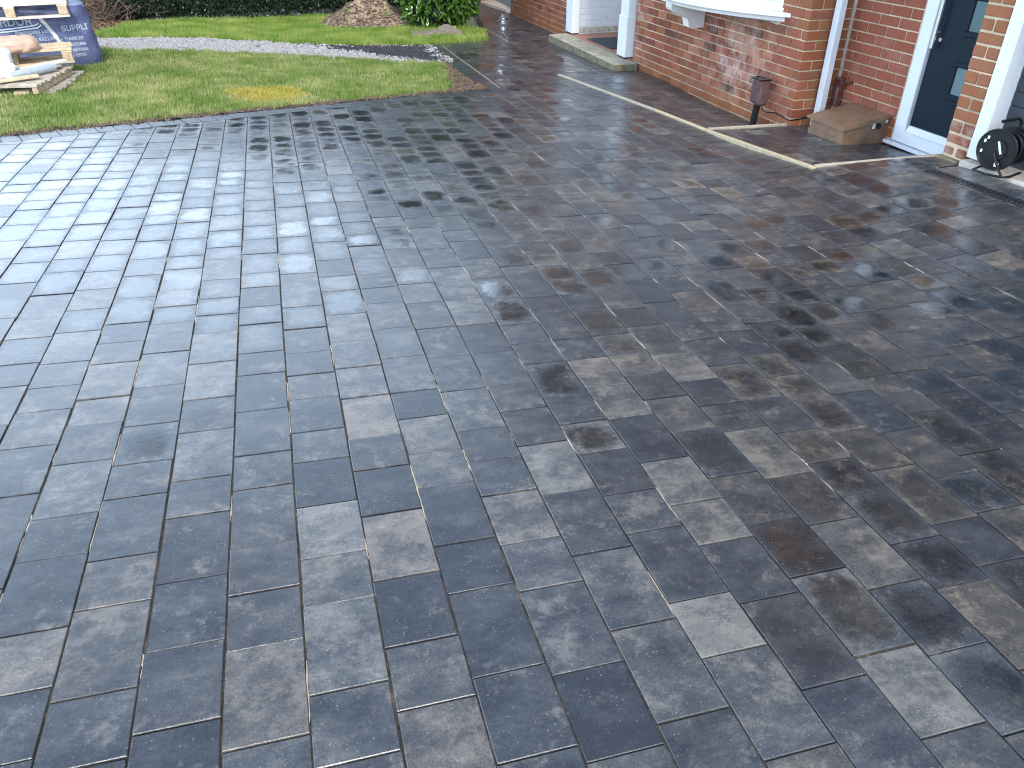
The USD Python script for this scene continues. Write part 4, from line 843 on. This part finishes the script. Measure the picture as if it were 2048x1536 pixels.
# bare twiggy hedge at its left end
tw = thing('bare_hedge', (-2.6, 14.2, 0), 'leafless brown twiggy hedge at the left end of the green hedge', 'hedge')
ts = []; r6 = np.random.default_rng(51)
for k in range(520):
    b = np.array([r6.uniform(-3.2, -1.75), r6.uniform(13.75, 14.7), 0.0]); hh = r6.uniform(.5, 1.5); pth = [b]; dv = np.array([r6.normal(0, .45), r6.normal(-.1, .4), 1.0])
    for s_ in range(5): dv = dv + r6.normal(0, .55, 3) * [1, 1, .5]; dv /= np.linalg.norm(dv); pth.append(pth[-1] + dv * hh / 5 * [1, 1, .9])
    ts.append(tube(np.array(pth), np.linspace(.010, .003, 6) * r6.uniform(.6, 1.2), 4))
obj('twigs', cat_m(ts), 'twig_brown', tw, kind='stuff')
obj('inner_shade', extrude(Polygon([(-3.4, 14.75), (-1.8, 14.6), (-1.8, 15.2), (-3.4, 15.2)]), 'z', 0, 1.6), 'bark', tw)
gp, gd_ = shell(500, np.array([-2.5, 13.85, .05]), (.5, .2, .16), 52, .02, .6); obj('low_leaves', leaf_cloud(gp, gd_, .06, .03, 53), 'laurel_leaf', tw, kind='stuff')
# trees that stand beyond the hedge (seen in the wet paving)
def tree(x, y, h, rad, seed, label):
    t = thing('garden_tree', (x, y, 0), label, 'tree', 'trees beyond the hedge')
    obj('trunk', tube([(x, y, -.1), (x + .08, y, h * .35), (x - .05, y + .05, h * .75)], np.array([.17, .12, .05]), 10), 'bark', t, smooth=40)
    obj('limbs', cat_m([tube([(x, y, h * .35), (x + math.cos(a) * rad * .4, y + math.sin(a) * rad * .4, h * .55), (x + math.cos(a) * rad * .75, y + math.sin(a) * rad * .75, h * .7)], np.array([.06, .04, .015]), 6) for a in np.arange(7) * .9]), 'bark', t)
    p_, d_ = shell(9000, np.array([x, y, h * .62]), (rad, rad, h * .4), seed, .8, .6); obj('crown', leaf_cloud(p_, d_, .16, .09, seed + 1, .3, .8), 'tree_leaf', t, kind='stuff')
tree(.9, 17.0, 3.2, 1.7, 61, 'broad evergreen tree rising behind the middle of the hedge')
tree(3.0, 18.2, 3.8, 1.7, 64, 'taller dark tree behind the right end of the hedge')
tree(3.6, 17.6, 5.2, 1.5, 67, 'dark tree standing beyond the wooden gate')
tree(5.9, 18.2, 5.4, 1.7, 68, 'dark tree behind the fence past the house corner')

# soil heap
heap = thing('soil_heap', (1.75, 13.1, 0), 'heap of brown soil and stones tipped on the far lawn', 'soil heap')
hpoly = Polygon([(1.75 + .78 * math.cos(a), 13.15 + .62 * math.sin(a)) for a in np.linspace(0, 6.28, 40)])
def heapz(x, y):
    u = np.sqrt(((x - 1.75) / .74) ** 2 + ((y - 13.15) / .58) ** 2); nz = .6 * meshkit.fbm(np.stack([x * 5, y * 5, x * 0], -1), 4) + .5 * meshkit.fbm(np.stack([x * 17, y * 17, x * 0 + 3], -1), 3)
    return np.maximum(0, (1 - u)) ** .75 * .36 * (.4 + 1.15 * nz) + .04 * (nz - .4) * (u < 1.02)
obj('mound', grid_mesh(hpoly, heapz, .02, 0.0), 'leaf_litter', heap, smooth=60)
P = sample(hpoly, 2200, 71); ms = []
for k, (x, y) in enumerate(P):
    m = chip(k, .012 + .030 * rng.random() ** 2); m.apply_translation((x, y, float(heapz(np.array(x), np.array(y))) + .004)); ms.append(m)
obj('stones', cat_m(ms), 'heap_stone', heap, kind='stuff')
tv = []
for (x, y) in ((1.86, 13.0), (2.02, 12.86), (1.4, 12.95), (1.72, 13.1)):
    v, f = tuft(40, .05, .09, .007, int(x * 100)); v = v + [x, y, float(heapz(np.array(x), np.array(y)))]; tv.append((v, f))
obj('weeds', cat_m(tv), 'grass_blade', heap, kind='stuff')
# curled matting on the grass
mx = np.linspace(2.15, 2.87, 28); prof = .006 + .12 * np.exp(-((mx - 2.64) / .17) ** 2); V, F = [], []
for j, yv in enumerate(np.linspace(0, 1, 8)):
    for i, x in enumerate(mx):
        amp = (1 - .85 * yv); V += [(x + .05 * yv, 11.72 - .10 * (x - 2.15) + .36 * yv, float(G(x, 11.75)) + .045 + prof[i] * amp), (x + .05 * yv, 11.72 - .10 * (x - 2.15) + .36 * yv, float(G(x, 11.75)) + .037 + prof[i] * amp)]
nx = len(mx); SK = []
for j in range(7):
    for i in range(nx - 1):
        a, b, c, d = 2 * (j * nx + i), 2 * (j * nx + i + 1), 2 * ((j + 1) * nx + i + 1), 2 * ((j + 1) * nx + i)
        F += [(a, b, c), (a, c, d), (a + 1, c + 1, b + 1), (a + 1, d + 1, c + 1)]
        if j == 0: SK += [(a + 1, b + 1)]
    for i in (0, nx - 1): a, b = 2 * (j * nx + i), 2 * ((j + 1) * nx + i); F += [(a, b, b + 1), (a, b + 1, a + 1)]
for (a, b) in SK:
    o = len(V); pa, pb = V[a], V[b]; V += [(pa[0], pa[1] - .004, pa[2] + .008), (pb[0], pb[1] - .004, pb[2] + .008), (pb[0], pb[1] - .012, float(G(pb[0], 11.7)) - .01), (pa[0], pa[1] - .012, float(G(pa[0], 11.7)) - .01)]; F += [(o, o + 3, o + 2), (o, o + 2, o + 1)]
V = np.array(V)
obj('matting_sheet', (V, np.array(F)), 'matting', label='humped grey-brown sheet of matting lying on the grass before the laurel', cat='matting', smooth=50)

# ---------------------------------------------------------------- builders' supplies on the lawn, left
PG = 'pallets stacked on the lawn with the bulk bag'
def pallet(name, loc, rot, w, dpt, m, label, nslat=9, tilt=(0, 0), hgt=.12, blocks=True, mblock='pallet_block', group=None):
    """loc: near right corner on the ground; slats run along the local x to the left, the deck goes back along local y"""
    t = thing(name, loc, label, 'pallet', group)
    Mx = trimesh.transformations.translation_matrix(loc) @ trimesh.transformations.rotation_matrix(math.radians(rot), [0, 0, 1]) @ trimesh.transformations.rotation_matrix(tilt[0], [1, 0, 0]) @ trimesh.transformations.rotation_matrix(tilt[1], [0, 1, 0])
    def put(nm, b, mm): b.apply_transform(Mx); return obj(nm, b, mm, t)
    pit = dpt / nslat; r = random.Random(int(abs(loc[0] * 1000)) + nslat)
    for k in range(nslat): j = r.uniform(-.022, .018); put('slat', bx(-w + j, j, k * pit, k * pit + pit * r.uniform(.6, .78), hgt - .02, hgt, .002), m)
    for x in (-w, -w / 2 - .045, -.09):
        if blocks:
            for y in (.0, dpt / 2 - .06, dpt - .12): put('block', bx(x + .003, x + .087, y + .004, y + .12, .0185, hgt - .039, .004), mblock)
            put('stringer', bx(x, x + .09, .004, dpt - .004, hgt - .0385, hgt - .0205, .002), m)
        else: put('bearer', bx(x + .02, x + .065, .01, dpt - .01, 0, hgt - .0205, .003), mblock)
    if blocks:
        for y in (.0, dpt / 2 - .06, dpt - .124): put('runner', bx(-w - .004, .004, y, y + .1, 0, .018, .002), m)
    return t
pallet('pallet', (-1.71, 7.78, .262), -7, 1.2, .98, 'pallet_grey', 'old grey slatted pallet lying lowest on the grass', 12, hgt=.06, blocks=False, group=PG)
pallet('pallet', (-1.80, 7.72, .325), -10, 1.2, .86, 'pallet_worn', 'weathered pale pallet lying skewed on the lowest pallet', 10, hgt=.075, blocks=False, group=PG)
pallet('pallet', (-1.66, 8.68, .405), 10, 1.0, .42, 'pallet_new', 'new yellow timber pallet lying against the foot of the blue bag', 4, hgt=.13, group=PG)
pallet('pallet', (-1.69, 9.22, .735), 9, 1.0, .9, 'pallet_pale', 'pale wooden pallet lying on top of the blue bulk bag', 7, hgt=.135, group=PG)
obj('timber_block', bx(-2.02, -1.90, 7.76, 7.86, .285, .345, .004), 'pallet_block', label='short offcut of timber under the near edge of the pallets', cat='timber offcut')
obj('grey_roll', tube([(-2.05, 7.98, .44), (-1.9, 8.12, .445), (-1.76, 8.28, .445)], np.array([.03, .036, .033]), 12), 'pipe_grey', label='grey plastic roll lying between the pallets', cat='roll', smooth=50)
def board(p, q, w, t, m, label):
    p, q = np.array(p, float), np.array(q, float); L = np.linalg.norm(q - p); d = (q - p) / L; n = np.cross([0, 0, 1.0], d); n /= np.linalg.norm(n); u = np.cross(d, n)
    b = bx(0, L, -w / 2, w / 2, -t / 2, t / 2, .003); V = b.vertices.copy(); b.vertices = p + V[:, :1] * d + V[:, 1:2] * n + V[:, 2:] * u
    obj('loose_board', b, m, label=label, cat='board', group='loose boards on the pallets')
board((-2.5, 7.70, .415), (-1.84, 7.98, .43), .085, .02, 'pallet_new', 'yellowish loose board lying across the skewed pallet')
board((-2.5, 7.86, .435), (-1.74, 8.42, .43), .07, .018, 'pallet_grey', 'grey splintered board lying behind the plastic roll')
board((-2.4, 8.05, .42), (-1.70, 8.52, .455), .09, .02, 'pallet_pale', 'pale loose board under the lower runner of the yellow pallet')
bag = thing('bulk_bag', (-2.2, 9.75, .24), 'blue woven bulk bag with white lettering standing under a pallet', 'bulk bag')
bb = trimesh.creation.box((1.0, .9, .62)).subdivide().subdivide().subdivide().subdivide()
v = bb.vertices; s = np.sign(v); u = np.abs(v / [.5, .45, .31])
rr_ = (np.clip(u[:, 0], 0, 1) ** 6 + np.clip(u[:, 1], 0, 1) ** 6) ** (1 / 6); rr_ = np.maximum(rr_, 1e-6); zf_ = v[:, 2] / .31
k_ = np.maximum(u[:, 0], u[:, 1]) / rr_
bulge = 1 - .05 * zf_ - .12 * np.maximum(0, -zf_ - .55) * 1.2 + .03 * (1 - zf_ ** 2)
v[:, 0] *= k_ * bulge; v[:, 1] *= k_ * bulge
v += (meshkit.fbm(v * 5 + 3, 3)[:, None] - .5) * np.array([.05, .06, .02]) + (meshkit.fbm(v * [3, 3, 15] + 9, 3)[:, None] - .5) * .045 + (meshkit.fbm(v * [13, 13, 4] + 19, 2)[:, None] - .5) * .03
bb.apply_transform(trimesh.transformations.rotation_matrix(math.radians(16), [0, 0, 1])); bb.apply_translation((-2.14, 9.78, .24 + .25)); 
obj('sack', bb, 'woven_blue', bag, smooth=60)
t16 = math.radians(16); du = np.array([math.cos(t16), math.sin(t16), 0]); dn = np.array([math.sin(t16), -math.cos(t16), 0])
ray = trimesh.ray.ray_triangle.RayMeshIntersector(bb)
def onto_bag(mesh, lift=.004):
    V = np.array(mesh.vertices, float); o = V + dn * .6; loc, ri, _ = ray.intersects_location(o, np.tile(-dn, (len(o), 1)), multiple_hits=True)
    best = np.full(len(V), 9.0); W = V.copy()
    for L_, i_ in zip(loc, ri):
        t_ = np.dot(o[i_] - L_, dn)
        if t_ < best[i_]: best[i_] = t_; W[i_] = L_
    F = np.asarray(mesh.faces); F = F[(best[F] < 9).all(1)]; W += dn * lift; return W, F
front0 = np.array([-2.14, 9.78, 0]) + dn * .45
def words(txt, x, z, h, slope=0.0, bold=True):
    """lettering on the bag's near face; x: world x of the first letter"""
    m = meshkit.text_mesh(txt, h, .0005, bold); m = trimesh.Trimesh(m.vertices, m.faces); a = (x - front0[0]) / du[0]
    for _ in range(1): m = m.subdivide() if len(m.faces) < 4000 else m
    V = m.vertices; W = front0 + du * (a + V[:, :1] * 1) + np.array([0, 0, 1.0]) * (z + V[:, 1:2] + slope * V[:, :1]); m.vertices = W
    return onto_bag(m)
LET = [('RDOR', -2.335, .665, .075, .0), ('(Harrogate) Ltd.', -2.235, .585, .030, 0), ('01423 862119', -2.18, .515, .028, 0), ('01423 700517', -2.115, .465, .028, 0), ('01423 810001', -2.06, .415, .026, 0)]
LET2 = [('SUPPLI', -1.835, .585, .05, 0), ('\u2022 TUMBLED', -1.865, .50, .028, 0), ('\u2022 NATURA', -1.835, .445, .028, 0), ('\u2022 NATURA', -1.815, .395, .026, 0), ('\u2022 DECO', -1.80, .345, .026, 0)]
obj('lettering', cat_m([words(*a) for a in LET[1:] + LET2]), 'bag_print', bag)
obj('logo', cat_m([words(*LET[0])]), 'bag_print', bag, label='large pale letters of the supplier name')
def band(pts, w, name, m):
    pts = np.array(pts, float); P_ = np.c_[np.interp(np.linspace(0, 1, 24), np.linspace(0, 1, len(pts)), pts[:, 0]), np.interp(np.linspace(0, 1, 24), np.linspace(0, 1, len(pts)), pts[:, 1])]
    t = np.gradient(P_, axis=0); t /= np.linalg.norm(t, axis=1)[:, None]; n_ = np.c_[-t[:, 1], t[:, 0]] * w / 2; V = []
    for q_ in (P_ + n_, P_ - n_): V.append(front0 + du * ((q_[:, :1] - front0[0]) / du[0]) + np.array([0, 0, 1.0]) * q_[:, 1:])
    V = np.vstack(V); F = np.vstack([[i, i + 24, i + 25] for i in range(23)] + [[i, i + 25, i + 1] for i in range(23)]); return obj(name, onto_bag(trimesh.Trimesh(V, F, process=False), .008), m, bag)
band([(-1.99, .72), (-1.955, .66), (-1.90, .55), (-1.86, .44), (-1.85, .38)], .032, 'lifting_strap', 'strap_grey')
band([(-2.40, .632), (-2.2, .645), (-2.05, .655), (-2.01, .67)], .012, 'logo_stripe', 'bag_print')
band([(-2.42, .612), (-2.2, .622), (-2.03, .632), (-1.99, .655)], .012, 'logo_stripe', 'bag_print')
def sack(name, c, size, rot, m, label, seed):
    b = trimesh.creation.icosphere(4, 1.0); v = b.vertices; e = np.sign(v) * np.abs(v) ** .62; v[:] = e * np.array(size) / 2 * .98
    v += (meshkit.fbm(v * 14 + seed, 3)[:, None] - .5) * .05 * np.array([1, 1, .8]); b.apply_transform(trimesh.transformations.rotation_matrix(math.radians(rot), [0, 0, 1])); b.apply_translation(c)
    return obj(name, b, m, label=label, cat='sack', smooth=60, group='white sacks by the pallets' if 'white' in name else None)
sack('paper_sack', (-2.12, 8.66, .585), (.42, .34, .14), 15, 'sack_paper', 'filled brown paper sack lying on the new yellow pallet', 3)
sack('white_sack', (-2.24, 8.30, .53), (.30, .3, .19), 30, 'sack_white', 'upper white plastic sack at the picture edge beside the brown sack', 8)
sack('white_sack', (-2.16, 8.08, .46), (.30, .26, .13), 5, 'sack_white', 'lower creased white sack in front of the pallets', 12)
